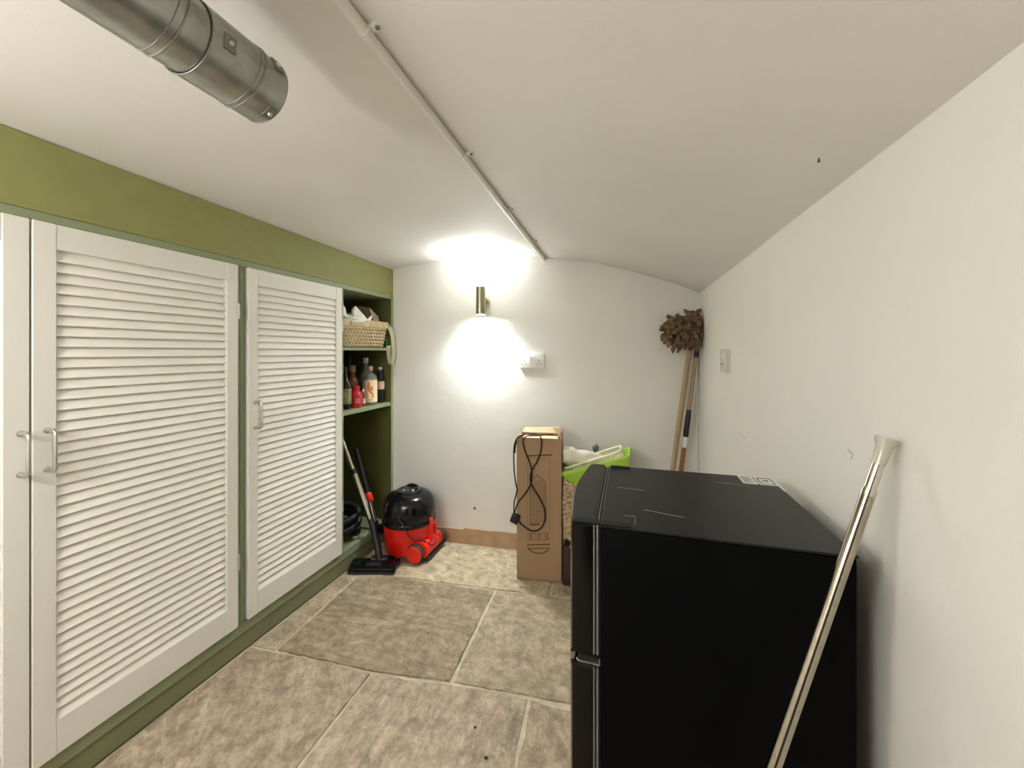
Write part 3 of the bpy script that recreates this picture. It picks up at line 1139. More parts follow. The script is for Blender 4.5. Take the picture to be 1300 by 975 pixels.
for pts in ([(-0.006, 0.752), (0.013, 0.752), (0.012, 0.718)], [(0.19, 1.008), (0.226, 1.000), (0.262, 0.988)], [(-0.02, 0.905), (0.035, 0.900)], [(0.03, 0.79), (0.1, 0.772)]):
    tube(bm, [(x, y, FTOP + 0.0001) for x, y in pts], 0.0007, 6)
prism(bm, [(0.196, 1.006, FTOP - 0.0002), (0.222, 0.999, FTOP - 0.0002), (0.228, 1.003, FTOP - 0.0002), (0.208, 1.009, FTOP - 0.0002)], (0, 0, 0.0006))
obj('scratch', bm, 'scuff', FR)


def sticker(x0, x1, y0, y1, bars, frame_):
    bm = B()
    box(bm, (x0, y0, FTOP - 0.0002), (x1, y1, FTOP + 0.0006))
    st = obj('sticker', bm, 'sticker', FR, label='white printed label on the fridge top')
    bm = B()
    if bars:
        for k in range(6):
            yy = y0 + 0.008 + k * (y1 - y0 - 0.014) / 5.5
            box(bm, (x0 + 0.004, yy, FTOP + 0.0005), (x1 - (0.004 if k % 2 else 0.010), yy + 0.0025, FTOP + 0.0008))
    if frame_:
        for a, b, c, d in ((x0 + .004, x1 - .004, y1 - .012, y1 - .007), (x0 + .004, x1 - .004, y0 + .006, y0 + .009), (x0 + .004, x0 + .0065, y0 + .006, y1 - .007), (x1 - .0065, x1 - .004, y0 + .006, y1 - .007)):
            box(bm, (a, c, FTOP + 0.0005), (b, d, FTOP + 0.0008))
        box(bm, (x0 + .012, y0 + .026, FTOP + 0.0005), (x1 - .012, y0 + .034, FTOP + 0.0008))
    obj('print', bm, 'ink_black', st, kind='stuff')


sticker(0.254, 0.285, 1.014, 1.071, True, False)
sticker(0.288, 0.325, 1.014, 1.071, False, True)
bm = B()
box(bm, (0.3235, 0.98, FTOP - 0.004), (0.3278, 1.065, FTOP + 0.0004))
obj('edge_tape', bm, 'sticker', FR)

# ---------------------------------------------------------------- chrome curtain pole
PT, PB = V((0.352, 0.687, 1.052)), V((-0.032, 0.522, 0.0))
pd = (PB - PT).normalized()
POLE = thing('curtain_pole', 'chrome telescopic curtain pole leaning on the right wall in front of the fridge', 'pole', PB)
bm = B()
tube(bm, [PT + pd * 0.012, PT + pd * 0.075], 0.0072, 18)
tube(bm, [PT + pd * 0.070, PT + pd * 0.080], 0.0088, 18)
obj('inner_tube', bm, 'chrome', POLE)
bm = B()
ln = (PB - PT).length
tube(bm, [PT + pd * 0.078, PT + pd * (ln - 0.04)], 0.0084, 20)
obj('outer_tube', bm, 'chrome_dull', POLE)
bm = B()
lathe(bm, [(0.0078, 0.0), (0.0086, 0.016), (0.0095, 0.026), (0.0128, 0.035), (0.0130, 0.039), (0.0122, 0.0395), (0.008, 0.032), (0, 0.030)], n=24,
      mtx=align(PT + pd * 0.034, PT - pd * 0.02))
obj('end_cup', bm, 'clear', POLE)
bm = B()
lathe(bm, [(0.0095, 0.0), (0.0105, 0.014), (0.014, 0.024), (0.014, 0.028), (0, 0.028)], n=24, mtx=align(PB - pd * 0.042, PB))
obj('end_cup', bm, 'clear', POLE)


# ---------------------------------------------------------------- mops in the far corner
def yarn_head(parent, centre, radii, n, seed):
    """Round shaggy head built of fuzzy yarn tufts packed over an ellipsoid."""
    rnd = random.Random(seed)
    bm = B()
    c, R = V(centre), V(radii)
    for i in range(n):
        k = (i + 0.5) / n
        ph, th = i * 2.39996 + rnd.uniform(-.3, .3), math.acos(1 - 2 * k)
        d = V((math.sin(th) * math.cos(ph), math.sin(th) * math.sin(ph), math.cos(th)))
        p = c + V((d.x * R.x, d.y * R.y, d.z * R.z)) * rnd.uniform(0.45, 0.78)
        d = (d + V((rnd.uniform(-.4, .4), rnd.uniform(-.4, .4), rnd.uniform(-1.3, .2)))).normalized()
        vs = bmesh.ops.create_icosphere(bm, subdivisions=2, radius=1.0)['verts']
        ln, wd = rnd.uniform(0.026, 0.040), rnd.uniform(0.010, 0.0155)
        m = Matrix.Translation(p) @ d.to_track_quat('Z', 'Y').to_matrix().to_4x4() @ Matrix.Diagonal((wd, wd, ln, 1))
        bmesh.ops.transform(bm, matrix=m, verts=vs)
    for v in bm.verts:
        v.co += noise.noise_vector(v.co * 48) * 0.008 + noise.noise_vector(v.co * 130) * 0.0075
        v.co.x = min(v.co.x, WALL_R - 0.006)
        v.co.y = min(v.co.y, back_y(v.co.x) - 0.006)
    return obj('yarn', bm, 'mop', parent, kind='stuff', angle=80)


mb, mt = V((0.150, 2.195, 0.0)), V((0.322, 2.268, 1.255))
MA = thing('mop', 'shaggy brown mop on a plain pale wooden handle, head up in the corner', 'mop', mb, 'mops in the corner')
bm = B()
tube(bm, [mb + V((0, 0, 0.002)), mb.lerp(mt, 0.82)], 0.0135, 14)
tube(bm, [mb.lerp(mt, 0.81), mt], 0.0125, 14)
obj('handle', bm, 'wood', MA)
ax = (mt - mb).normalized()
yarn_head(MA, (0.250, 2.215, 1.285), (0.094, 0.064, 0.104), 95, 3)
nb, nt_ = V((0.196, 2.205, 0.0)), V((0.352, 2.272, 1.20))
MB_ = thing('mop', 'shaggy brown mop whose handle has a black grip and white band', 'mop', nb, 'mops in the corner')
bm = B()
tube(bm, [nb + V((0, 0, 0.002)), nb.lerp(nt_, 0.575)], 0.0115, 14)
obj('lower_handle', bm, 'wood_dark', MB_)
bm = B()
tube(bm, [nb.lerp(nt_, 0.566), nb.lerp(nt_, 0.612)], 0.0118, 14)
obj('white_band', bm, 'white_plastic', MB_)
bm = B()
tube(bm, [nb.lerp(nt_, k) for k in (0.612, 0.63, 0.66, 0.70, 0.715, 0.73)], [0.0125, 0.0145, 0.0135, 0.0135, 0.012, 0.0115], 14)
obj('grip', bm, 'black_plastic', MB_)
bm = B()
tube(bm, [nb.lerp(nt_, 0.728), nb.lerp(nt_, 0.97)], 0.0095, 14)
obj('upper_handle', bm, 'wood', MB_)
bm = B()
tube(bm, [nb.lerp(nt_, 0.96), nb.lerp(nt_, 1.03)], 0.0115, 14)
obj('socket', bm, 'black_plastic', MB_)
yarn_head(MB_, (0.326, 2.238, 1.300), (0.052, 0.058, 0.120), 85, 11)


# ---------------------------------------------------------------- cardboard box with a cable
bo = V((-0.556, 1.979, 0.0))
BOXM = Matrix.Translation(bo) @ Matrix.Rotation(math.atan2(0.024, 0.231), 4, 'Z')
BW, BD, BH = 0.232, 0.150, 0.735
CB = thing('cardboard_box', 'tall narrow brown cardboard box with open flaps standing by the end wall', 'box', bo)
bm = B()
th = 0.004
box(bm, (0, 0, 0.002), (BW, th, BH), mtx=BOXM)
box(bm, (0, BD - th, 0.002), (BW, BD, BH), mtx=BOXM)
box(bm, (0, th, 0.002), (th, BD - th, BH), mtx=BOXM)
box(bm, (BW - th, th, 0.002), (BW, BD - th, BH), mtx=BOXM)
box(bm, (0, 0, 0.0), (BW, BD, 0.006), mtx=BOXM)
obj('box_body', bm, 'card', CB, smooth=False)


def flap(pts, m):
    bm = B()
    prism(bm, [V(p) for p in pts], (0, 0, 0.003) if False else (0.0, 0.003, 0.0015), mtx=BOXM)
    return obj('flap', bm, m, CB, smooth=False)


flap([(0.0, 0.002, BH), (0.0, BD - .002, BH), (-0.006, BD - 0.02, BH + 0.030), (0.016, 0.03, BH + 0.034), (0.030, 0.004, BH + 0.012)], 'card')
flap([(0.006, BD - .004, BH), (BW - 0.004, BD - .004, BH), (BW - 0.02, BD + 0.014, BH + 0.030), (0.02, BD + 0.014, BH + 0.022)], 'card_in')
flap([(BW - .003, 0.002, BH), (BW - .003, BD - .004, BH), (BW + 0.002, BD - 0.012, BH + 0.030), (BW - 0.055, BD - 0.03, BH + 0.034), (BW - 0.012, 0.02, BH + 0.010)], 'card')
bm = B()    # inner packing seen through the top
box(bm, (0.02, 0.02, BH - 0.10), (BW - 0.02, BD - 0.02, BH - 0.012), 0.004, mtx=BOXM)
obj('inner_packing', bm, 'card_in', CB)
# line drawing printed on the front: a tower-shaped appliance
bm = B()


def pl(pts, wd=0.0016):
    wd *= 1.5
    for (x0, z0), (x1, z1) in zip(pts, pts[1:]):
        dx, dz = x1 - x0, z1 - z0
        L = math.hypot(dx, dz)
        nx_, nz_ = -dz / L * wd / 2, dx / L * wd / 2
        prism(bm, [(x0 + nx_, -0.0003, z0 + nz_), (x1 + nx_, -0.0003, z1 + nz_), (x1 - nx_, -0.0003, z1 - nz_), (x0 - nx_, -0.0003, z0 - nz_)], (0, 0.0006, 0), mtx=BOXM)


pl([(0.050, 0.640), (0.185, 0.652)], 0.005)
pl([(0.072, 0.285), (0.072, 0.500), (0.108, 0.545), (0.150, 0.510), (0.155, 0.300)], 0.0022)
pl([(0.072, 0.285), (0.120, 0.292)], 0.006)
pl([(0.055, 0.178), (0.172, 0.192)], 0.004)
pl([(0.055, 0.160), (0.172, 0.172)], 0.003)
pl([(0.062, 0.158), (0.085, 0.144), (0.115, 0.139), (0.145, 0.147), (0.168, 0.166)], 0.004)
obj('print', bm, 'print', CB, smooth=False, kind='stuff')
bm = B()
for k in range(21):
    z = 0.300 + k * 0.0105
    inset = max(0, (z - 0.49) * 0.9)
    pl([(0.076 + inset, z), (0.151 - inset, z + 0.006)], 0.0022)
for x in (0.092, 0.108, 0.124, 0.140):
    pl([(x, 0.296), (x, 0.508)], 0.0012)
pl([(0.058, 0.25), (0.058, 0.628), (0.172, 0.634), (0.172, 0.26)], 0.0014)
for k in range(8):
    x = 0.058 + k * 0.0145
    pl([(x, 0.200 + 0.1 * x), (x, 0.232 + 0.1 * x)], 0.006 if k % 3 == 1 else 0.0022)
pl([(0.055, 0.203), (0.172, 0.215)], 0.002)
pl([(0.055, 0.238), (0.172, 0.250)], 0.002)
obj('print', bm, 'print_pale', CB, smooth=False, kind='stuff')


def bp_(x, z, d=0.0075):
    return BOXM @ V((x, -d, z))


CBL = thing('power_cable', 'black power cable with a plug hanging in loops over the cardboard box', 'cable', bp_(0.10, 0.30))
bm = B()
path1 = [bp_(0.185, BH + 0.012, -0.04), bp_(0.150, BH + 0.016, -0.012), bp_(0.100, BH + 0.012, -0.004), bp_(0.050, BH + 0.008, 0.006), bp_(0.034, 0.715, 0.007),
         bp_(0.048, 0.660), bp_(0.072, 0.600), bp_(0.080, 0.545), bp_(0.070, 0.490), bp_(0.040, 0.440), bp_(0.008, 0.400), bp_(-0.008, 0.350), bp_(-0.010, 0.320)]
tube(bm, smooth_path(path1, 6), 0.0036, 8)
path2 = [bp_(0.10, BH + 0.016, -0.01), bp_(0.125, BH + 0.010, 0.006), bp_(0.130, 0.690, 0.009), bp_(0.108, 0.620, 0.012), bp_(0.076, 0.560, 0.015), bp_(0.078, 0.500, 0.014),
         bp_(0.120, 0.430, 0.009), bp_(0.146, 0.370, 0.009), bp_(0.145, 0.310, 0.009), bp_(0.120, 0.270, 0.009), bp_(0.080, 0.258, 0.009), bp_(0.030, 0.285, 0.009), bp_(-0.002, 0.318, 0.009)]
tube(bm, smooth_path(path2, 6), 0.0036, 8)
path3 = [bp_(0.10, BH + 0.020, -0.01), bp_(0.05, BH + 0.017, -0.004), bp_(0.012, BH + 0.006, 0.004), bp_(-0.010, 0.705, 0.004), bp_(-0.016, 0.640, 0.002), bp_(-0.013, 0.560, 0.002), bp_(-0.004, 0.490, 0.003), bp_(0.002, 0.460, 0.005),
         bp_(-0.012, 0.400, 0.004), bp_(-0.014, 0.350, 0.004), bp_(-0.008, 0.325, 0.004)]
tube(bm, smooth_path(path3, 6), 0.0036, 8)
obj('flex', bm, 'cable', CBL)
bm = B()
mtx = Matrix.Translation(bp_(-0.006, 0.318, 0.010)) @ Matrix.Rotation(0.35, 4, 'Y')
box(bm, (-0.022, -0.012, -0.028), (0.022, 0.012, 0.022), 0.006, 2, mtx)
plug = obj('plug', bm, 'black_plastic', CBL)
bm = B()
for a, b, c in ((-0.014, -0.030, 0.0), (0.006, -0.034, 0.004), (-0.004, -0.03, -0.006)):
    box(bm, (a - 0.002, -0.003 + c, -0.046), (a + 0.003, 0.003 + c, -0.026), mtx=mtx)
obj('pins', bm, 'screw', plug)
bm = B()
tube(bm, smooth_path([bp_(-0.002, 0.72, 0.006), bp_(-0.008, 0.690, 0.008), bp_(-0.012, 0.655, 0.007)], 4), [0.006] * 9, 8)
obj('cable_tie', bm, 'black_plastic', CBL)


# ---------------------------------------------------------------- wicker bin, lime tray and their contents
def rrect(cx, cy, hx, hy, r, n=8):
    pts = []
    for sx, sy, a0 in ((1, 1, 0), (-1, 1, PI / 2), (-1, -1, PI), (1, -1, 3 * PI / 2)):
        for k in range(n + 1):
            a = a0 + PI / 2 * k / n
            pts.append((cx + sx * (hx - r) + r * math.cos(a), cy + sy * (hy - r) + r * math.sin(a)))
    return pts


def resample(pts, n):
    P = [V((p[0], p[1], 0)) for p in pts] + [V((pts[0][0], pts[0][1], 0))]
    L = [0]
    for a, b in zip(P, P[1:]):
        L.append(L[-1] + (b - a).length)
    out, j = [], 0
    for i in range(n):
        s = L[-1] * i / n
        while L[j + 1] < s:
            j += 1
        out.append(P[j].lerp(P[j + 1], (s - L[j]) / max(1e-9, L[j + 1] - L[j])))
    return out


WX, WY = -0.150, 2.070
bm = B()
box(bm, (WX - 0.166, 1.985, 0.0), (WX + 0.13, 2.235, 0.195), 0.004)
tag(obj('added_dark_block', bm, 'dark_box'), 'low dark brown block added for the shaded foot of the wicker bin', 'crate')  # dark block put in for the shaded foot of the bin
BIN = thing('wicker_bin', 'brown woven wicker bin between the cardboard box and the fridge', 'basket', (WX, WY, 0.196))
bm = B()
rows = 27
for i in range(rows):
    t = i / (rows - 1)
    z = 0.203 + t * 0.315
    bulge = 0.145 + 0.012 * math.sin(PI * t) + 0.012 * t - 0.03 * max(0, 0.12 - t) / 0.12
    ring = resample(rrect(WX, WY, bulge, 0.105 - 0.02 * max(0, 0.12 - t) / 0.12, 0.06), 150)
    pts = []
    for k, p in enumerate(ring):
        d = (p - V((WX, WY, 0))).normalized()
        a = 2 * PI * k / 150 * 25 + (PI if i % 2 else 0)
        pts.append(V((p.x, p.y, z)) + d * 0.0065 * math.sin(a) + V((0, 0, 0.002 * math.cos(a * 2 + i))))
    tube(bm, pts, 0.0062, 6, closed=True)
obj('weave', bm, 'wicker_dark', BIN, kind='stuff')
bm = B()
box(bm, (WX - 0.13, WY - 0.09, 0.1965), (WX + 0.13, WY + 0.09, 0.203))
obj('bin_base', bm, 'wicker_dark', BIN)

LT = thing('plastic_tray', 'lime green plastic tray tilted on top of the wicker bin', 'tray', (-0.14, 2.13, 0.55))
LM = Matrix.Translation((-0.137, 2.115, 0.512)) @ Matrix.Rotation(math.radians(-18.5), 4, 'Y')


def open_tray(bm, hx, hy, h, th, flare, mtx, lip=0.006):
    o = len(bm.verts)
    layers = [(hx - flare, hy - flare * 0.7, 0.0), (hx, hy, h), (hx + lip, hy + lip, h), (hx + lip, hy + lip, h - 0.012), (hx + lip - 0.002, hy + lip - 0.002, h + 0.002), (hx - th, hy - th, h), (hx - flare - th + 0.001, hy - flare * .7 - th, th)]
    layers = [(hx - flare, hy - flare * 0.7, 0.0), (hx - 0.001, hy - 0.001, h - 0.014), (hx + lip, hy + lip, h - 0.014), (hx + lip, hy + lip, h), (hx - th, hy - th, h), (hx - flare - th, hy - flare * .7 - th, th)]
    rings = [[bm.verts.new((x, y, z)) for x, y in rrect(0, 0, a, b, 0.028)] for a, b, z in layers]
    n = len(rings[0])
    for A, C in zip(rings, rings[1:]):
        for k in range(n):
            bm.faces.new((A[k], A[(k + 1) % n], C[(k + 1) % n], C[k]))
    bm.faces.new(rings[0][::-1])
    bm.faces.new(rings[-1])
    xf(bm, [v for r in rings for v in r], mtx)


bm = B()
open_tray(bm, 0.186, 0.092, 0.105, 0.0035, 0.03, LM)
obj('tray_body', bm, 'lime', LT)
RK = thing('lattice_tray', 'cream plastic lattice tray lying in the lime green tray', 'tray', (-0.14, 2.15, 0.6))
KM = LM @ Matrix.Translation((0.0, -0.01, 0.092)) @ Matrix.Rotation(math.radians(-3), 4, 'Y')
bm = B()
outer = [V((x, y, 0)) for x, y in rrect(0, 0, 0.155, 0.062, 0.03, 6)]
for zz, rr in ((0.0, 0.0045), (0.030, 0.0065)):
    tube(bm, [KM @ (p + V((0, 0, zz))) for p in outer], rr, 8, closed=True)
obj('tray_rim', bm, 'cream_plastic', RK)
bm = B()
ringp = resample([(p.x, p.y) for p in outer], 64)
for p in ringp:
    tube(bm, [KM @ (p + V((0, 0, 0.0))), KM @ (p + V((0, 0, 0.030)))], 0.0021, 5)
tube(bm, [KM @ (p + V((0, 0, 0.015))) for p in outer], 0.002, 6, closed=True)
obj('lattice_side', bm, 'cream_plastic', RK)
bm = B()
for k in range(-6, 7):
    tube(bm, [KM @ V((k * 0.022, -0.060, 0)), KM @ V((k * 0.022, 0.060, 0))], 0.002, 5)
for k in range(-2, 3):
    tube(bm, [KM @ V((-0.15, k * 0.022, 0)), KM @ V((0.15, k * 0.022, 0))], 0.002, 5)
obj('lattice_base', bm, 'cream_plastic', RK)

bm = B()
pts = smooth_path([(-0.322, 2.055, 0.640), (-0.298, 2.058, 0.644), (-0.255, 2.068, 0.634), (-0.19, 2.09, 0.622), (-0.135, 2.12, 0.606), (-0.085, 2.14, 0.590)], 6)
n = len(pts)
tube(bm, pts, [0.038 + 0.002 * math.sin(k * 0.9) + (0.004 if 2 < k < 9 else 0) - (0.009 if k == 0 else 0) - 0.030 * max(0, (k - n * 0.62) / n) for k in range(n)], 18)
for v in bm.verts:
    v.co += noise.noise_vector(v.co * 40) * 0.0018
tag(obj('rolled_towel', bm, 'cloth_white', angle=80), 'rolled white towel lying across the lime green tray', 'towel')
bm = B()
lathe(bm, [(0.012, -0.10), (0.012, 0.0), (0.0165, 0.006), (0.018, 0.018), (0.0165, 0.028), (0.010, 0.034), (0, 0.035)], n=20,
      mtx=Matrix.Translation((-0.167, 2.195, 0.640)) @ Matrix.Rotation(-0.15, 4, 'Y'))
tag(obj('tool_handle', bm, 'grey_knob'), 'dark grey rounded handle end sticking up behind the rolled towel', 'handle')
bm = B()
tube(bm, smooth_path([(-0.335, 2.10, 0.575), (-0.31, 2.10, 0.560), (-0.285, 2.105, 0.566)], 5), [0.016] * 11, 12)
for v in bm.verts:
    v.co += noise.noise_vector(v.co * 50) * 0.005
tag(obj('green_cloth', bm, mat('grey_green_cloth', S(120, 136, 98), 0.9, var=0.2, vscale=30)), 'crumpled grey green cloth under the end of the rolled towel', 'cloth')


# ---------------------------------------------------------------- red and black vacuum cleaner
HX, HY = -1.243, 2.068
KR, KZ = 0.94, 0.955


def sc(prof):
    return [(a * KR, b * KZ) for a, b in prof]


VC = thing('vacuum_cleaner', 'round vacuum cleaner with a black domed top and red base in the corner', 'vacuum cleaner', (HX, HY, 0))
bm = B()
lathe(bm, sc([(0.10, 0.030), (0.140, 0.034), (0.147, 0.045), (0.152, 0.12), (0.156, 0.185), (0.156, 0.205)]), (HX, HY, 0), 48)
obj('base_drum', bm, 'red', VC)
bm = B()
lathe(bm, sc([(0.158, 0.196), (0.164, 0.200), (0.166, 0.212), (0.164, 0.222), (0.160, 0.226), (0.160, 0.236), (0.163, 0.242), (0.162, 0.275), (0.156, 0.312), (0.143, 0.342),
           (0.122, 0.362), (0.100, 0.371), (0.088, 0.374), (0.084, 0.372), (0.082, 0.374)]), (HX, HY, 0), 56)
obj('dome', bm, 'black_shine', VC)
bm = B()
lathe(bm, sc([(0.080, 0.370), (0.080, 0.380), (0.074, 0.386), (0.060, 0.387), (0.056, 0.384), (0.040, 0.385), (0.036, 0.389), (0.020, 0.391), (0, 0.391)]), (HX, HY, 0), 48)
obj('top_cap', bm, 'black_shine', VC)
bm = B()
tube(bm, smooth_path([(HX - 0.052, HY + 0.045, 0.362), (HX - 0.02, HY + 0.05, 0.378), (HX + 0.03, HY + 0.035, 0.380), (HX + 0.055, HY + 0.015, 0.362)], 5), 0.007, 10)
obj('carry_handle', bm, 'black_plastic', VC)
bm = B()
for k, (dx, dy) in enumerate(((-0.018, -0.028), (-0.004, -0.028), (0.010, -0.027), (0.034, -0.016))):
    box(bm, (HX + dx - 0.004, HY + dy - 0.006, 0.3665), (HX + dx + 0.004, HY + dy + 0.006, 0.3720), 0.001)
obj('painted_glare', bm, 'cap_white', VC)  # glare on the vacuum's top put in as small white pieces
# rear wheels on the +x side with their axle along y
bm = B()
box(bm, (HX + 0.06, 1.985, 0.028), (-1.082, 2.160, 0.108), 0.014, 3)
box(bm, (HX + 0.08, 2.036, 0.09), (-1.080, 2.062, 0.226), 0.008, 2)
box(bm, (HX + 0.08, 2.100, 0.09), (-1.086, 2.118, 0.17), 0.008, 2)
tube(bm, [(-1.116, 1.975, 0.062), (-1.116, 2.16, 0.062)], 0.046, 28)
obj('rear_chassis', bm, 'red_light', VC)
bm = B()
for yy, rr in ((2.012, 0.030), (2.132, 0.030)):
    tube(bm, [(-1.104 + rr * math.cos(a), yy, 0.078 + rr * math.sin(a)) for a in frange(0.0, PI * 0.9, 10)], 0.0055, 8)
obj('cable_hooks', bm, 'red', VC, kind='stuff')
bm = B()
box(bm, (-1.165, 1.975, 0.012), (-1.070, 2.165, 0.030), 0.004)
obj('under_tray', bm, 'black_plastic', VC)
for wx, yc, s in ((-1.140, 1.958, -1), (-1.108, 2.178, 1)):
    mtx = Matrix.Translation((wx, yc, 0.0525)) @ Matrix.Rotation(PI / 2, 4, 'X')
    bm = B()
    lathe(bm, [(0.040, -0.017), (0.049, -0.016), (0.0520, -0.012), (0.0525, 0.0), (0.0520, 0.012), (0.049, 0.016), (0.040, 0.017)], n=36, mtx=mtx)
    wh = obj('wheel', bm, 'tyre', VC)
    bm = B()
    lathe(bm, [(0.0470, -0.014), (0.0470, 0.016), (0.043, 0.0205), (0.025, 0.0225), (0.010, 0.021), (0, 0.021)], n=36,
          mtx=mtx if s < 0 else mtx @ Matrix.Rotation(PI, 4, 'X'))
    obj('hub_cap', bm, 'red_light', wh)
bm = B()
for a in (2.6, 4.2):
    lathe(bm, [(0.018, 0), (0.020, 0.01), (0.018, 0.022), (0.008, 0.036)], (HX + 0.105 * math.cos(a), HY + 0.105 * math.sin(a), 0.001), 16)
obj('castors', bm, 'black_plastic', VC)
bm = B()   # flex leaving the front of the dome and dropping to the rear hooks
tube(bm, smooth_path([(HX + 0.020, HY - 0.154, 0.262), (HX + 0.060, HY - 0.158, 0.220), (HX + 0.100, HY - 0.142, 0.15), (-1.105, 1.985, 0.118), (-1.068, 2.02, 0.085), (-1.062, 2.06, 0.10), (-1.080, 2.085, 0.122)], 6), 0.0032, 8)
obj('flex', bm, 'cable', VC)
bm = B()
box(bm, (HX - 0.012, HY - 0.156, 0.264), (HX + 0.034, HY - 0.140, 0.269), 0.001)
lathe(bm, [(0.009, 0), (0.008, 0.003), (0, 0.004)], n=14, mtx=Matrix.Translation((HX + 0.006, HY - 0.150, 0.285)) @ Matrix.Rotation(PI / 2, 4, 'X'))
obj('flex_outlet', bm, 'black_plastic', VC)
bm = B()
lathe(bm, [(0.030, -0.01), (0.028, 0.012), (0.022, 0.02)], n=20, mtx=Matrix.Translation((HX - 0.150, HY - 0.055, 0.14)) @ Matrix.Rotation(-PI / 2, 4, 'Y'))
obj('hose_inlet', bm, 'black_plastic', VC)

# floor head with its wand, leaning back into the open shelf end
WD = thing('vacuum_wand', 'chrome vacuum wand with a flat black floor head leaning into the open shelf end', 'vacuum wand', (-1.31, 1.85, 0))
ha = math.atan2(0.075, 0.256)
HM = Matrix.Translation((-1.324, 1.848, 0.0)) @ Matrix.Rotation(ha, 4, 'Z')
bm = B()
prism(bm, [(-0.126, -0.056, 0.004), (-0.126, 0.056, 0.004), (-0.126, 0.056, 0.030), (-0.126, 0.030, 0.038), (-0.126, -0.020, 0.032), (-0.126, -0.056, 0.012)], (0.252, 0, 0), mtx=HM)
hd = obj('floor_head', bm, 'black_shine', WD, smooth=False)
bm = B()
box(bm, (-0.122, -0.059, 0.0), (0.122, -0.052, 0.010), 0.002, mtx=HM)
box(bm, (-0.122, 0.050, 0.0), (0.122, 0.057, 0.010), 0.002, mtx=HM)
obj('brush_strip', bm, 'black_plastic', hd)
bm = B()
box(bm, (-0.040, -0.030, 0.026), (0.040, 0.000, 0.0385), 0.003, mtx=HM)
box(bm, (-0.110, -0.046, 0.015), (0.110, -0.040, 0.022), 0.002, mtx=HM)
for x in (-0.11, 0.11):
    lathe(bm, [(0.006, 0), (0.006, 0.004), (0, 0.005)], n=10, mtx=HM @ Matrix.Translation((x, -0.004, 0.032)))
obj('pedal', bm, 'black_plastic', hd)
bm = B()
nk = HM @ V((0.020, 0.022, 0.036))
w1 = V((-1.405, 1.935, 0.205))
w2 = V((-1.62, 1.960, 0.640))
tube(bm, [HM @ V((-0.025, 0.030, 0.036)), HM @ V((0.065, 0.030, 0.036))], 0.020, 16)
tube(bm, smooth_path([nk, nk.lerp(w1, 0.35) + V((0.004, 0, 0.01)), w1.lerp(w2, 0.0), w1.lerp(w2, 0.06)], 5), [0.019] * 5 + [0.0175] * 11, 16)
obj('neck', bm, 'black_plastic', WD)
bm = B()
tube(bm, [w1.lerp(w2, 0.04), w1.lerp(w2, 0.62)], 0.0160, 18)
obj('lower_tube', bm, 'chrome', WD)
bm = B()
tube(bm, [w1.lerp(w2, 0.60), w1.lerp(w2, 0.66)], 0.0175, 18)
obj('collar', bm, 'black_plastic', WD)
bm = B()
tube(bm, [w1.lerp(w2, 0.65), w1.lerp(w2, 1.05)], 0.0125, 18)
obj('upper_tube', bm, 'chrome', WD)

r1, r2 = V((-1.452, 2.055, 0.106)), V((-1.640, 2.100, 0.570))
RT = thing('extension_tube', 'black vacuum tube with a red collar and chrome end beside the vacuum wand', 'vacuum tube', r1)
bm = B()
tube(bm, [r1.lerp(r2, 0.0), r1.lerp(r2, 0.10)], 0.0165, 16)
obj('tube_ferrule', bm, 'black_plastic', RT)
bm = B()
tube(bm, [r1.lerp(r2, 0.44), r1.lerp(r2, 1.0)], [0.0165, 0.0150], 16)
for k in (0.52, 0.62, 0.72):
    tube(bm, [r1.lerp(r2, k), r1.lerp(r2, k + 0.02)], 0.0180, 16)
obj('grip_tube', bm, 'black_plastic', RT)
bm = B()
tube(bm, [r1.lerp(r2, 0.09), r1.lerp(r2, 0.36)], 0.0125, 16)
obj('chrome_end', bm, 'chrome', RT)
bm = B()
tube(bm, [r1.lerp(r2, k) for k in (0.335, 0.35, 0.39, 0.43, 0.45)], [0.017, 0.023, 0.025, 0.023, 0.018], 16)
obj('red_collar', bm, 'red_light', RT)

bm = B()    # ribbed suction hose coiled on the base board
pts = []
for k in range(150):
    a = k / 149 * 2 * PI * 2.6 + 0.4
    rr = 0.125 - 0.010 * math.sin(a * 0.5)
    pts.append(V((-1.645 + rr * 1.1 * math.cos(a), 1.908 + rr * math.sin(a), 0.128 + 0.055 * (k / 149) * 2.6 + 0.004 * math.sin(a * 2))))
den = []
for a, b in zip(pts, pts[1:]):
    for j in range(4):
        den.append(a.lerp(b, j / 4))
tube(bm, den, [0.0195 + 0.0022 * math.sin(i * PI / 2 * 0.9) for i in range(len(den))], 12)
tag(obj('vacuum_hose', bm, 'black_plastic', angle=60), 'black ribbed vacuum hose coiled on the floor of the open shelf end', 'hose')


# ---------------------------------------------------------------- wicker basket on the top shelf
SB = thing('wicker_basket', 'pale wicker basket full of paper on the top shelf of the open cupboard end', 'basket', (-1.60, 1.985, 1.2068))
SM = Matrix.Translation((-1.595, 1.983, 1.2068)) @ Matrix.Rotation(math.radians(-3), 4, 'Z')


def basket_ring(t, grow=0.0):
    return 0.108 + 0.016 * t + grow, 0.176 + 0.022 * t + grow


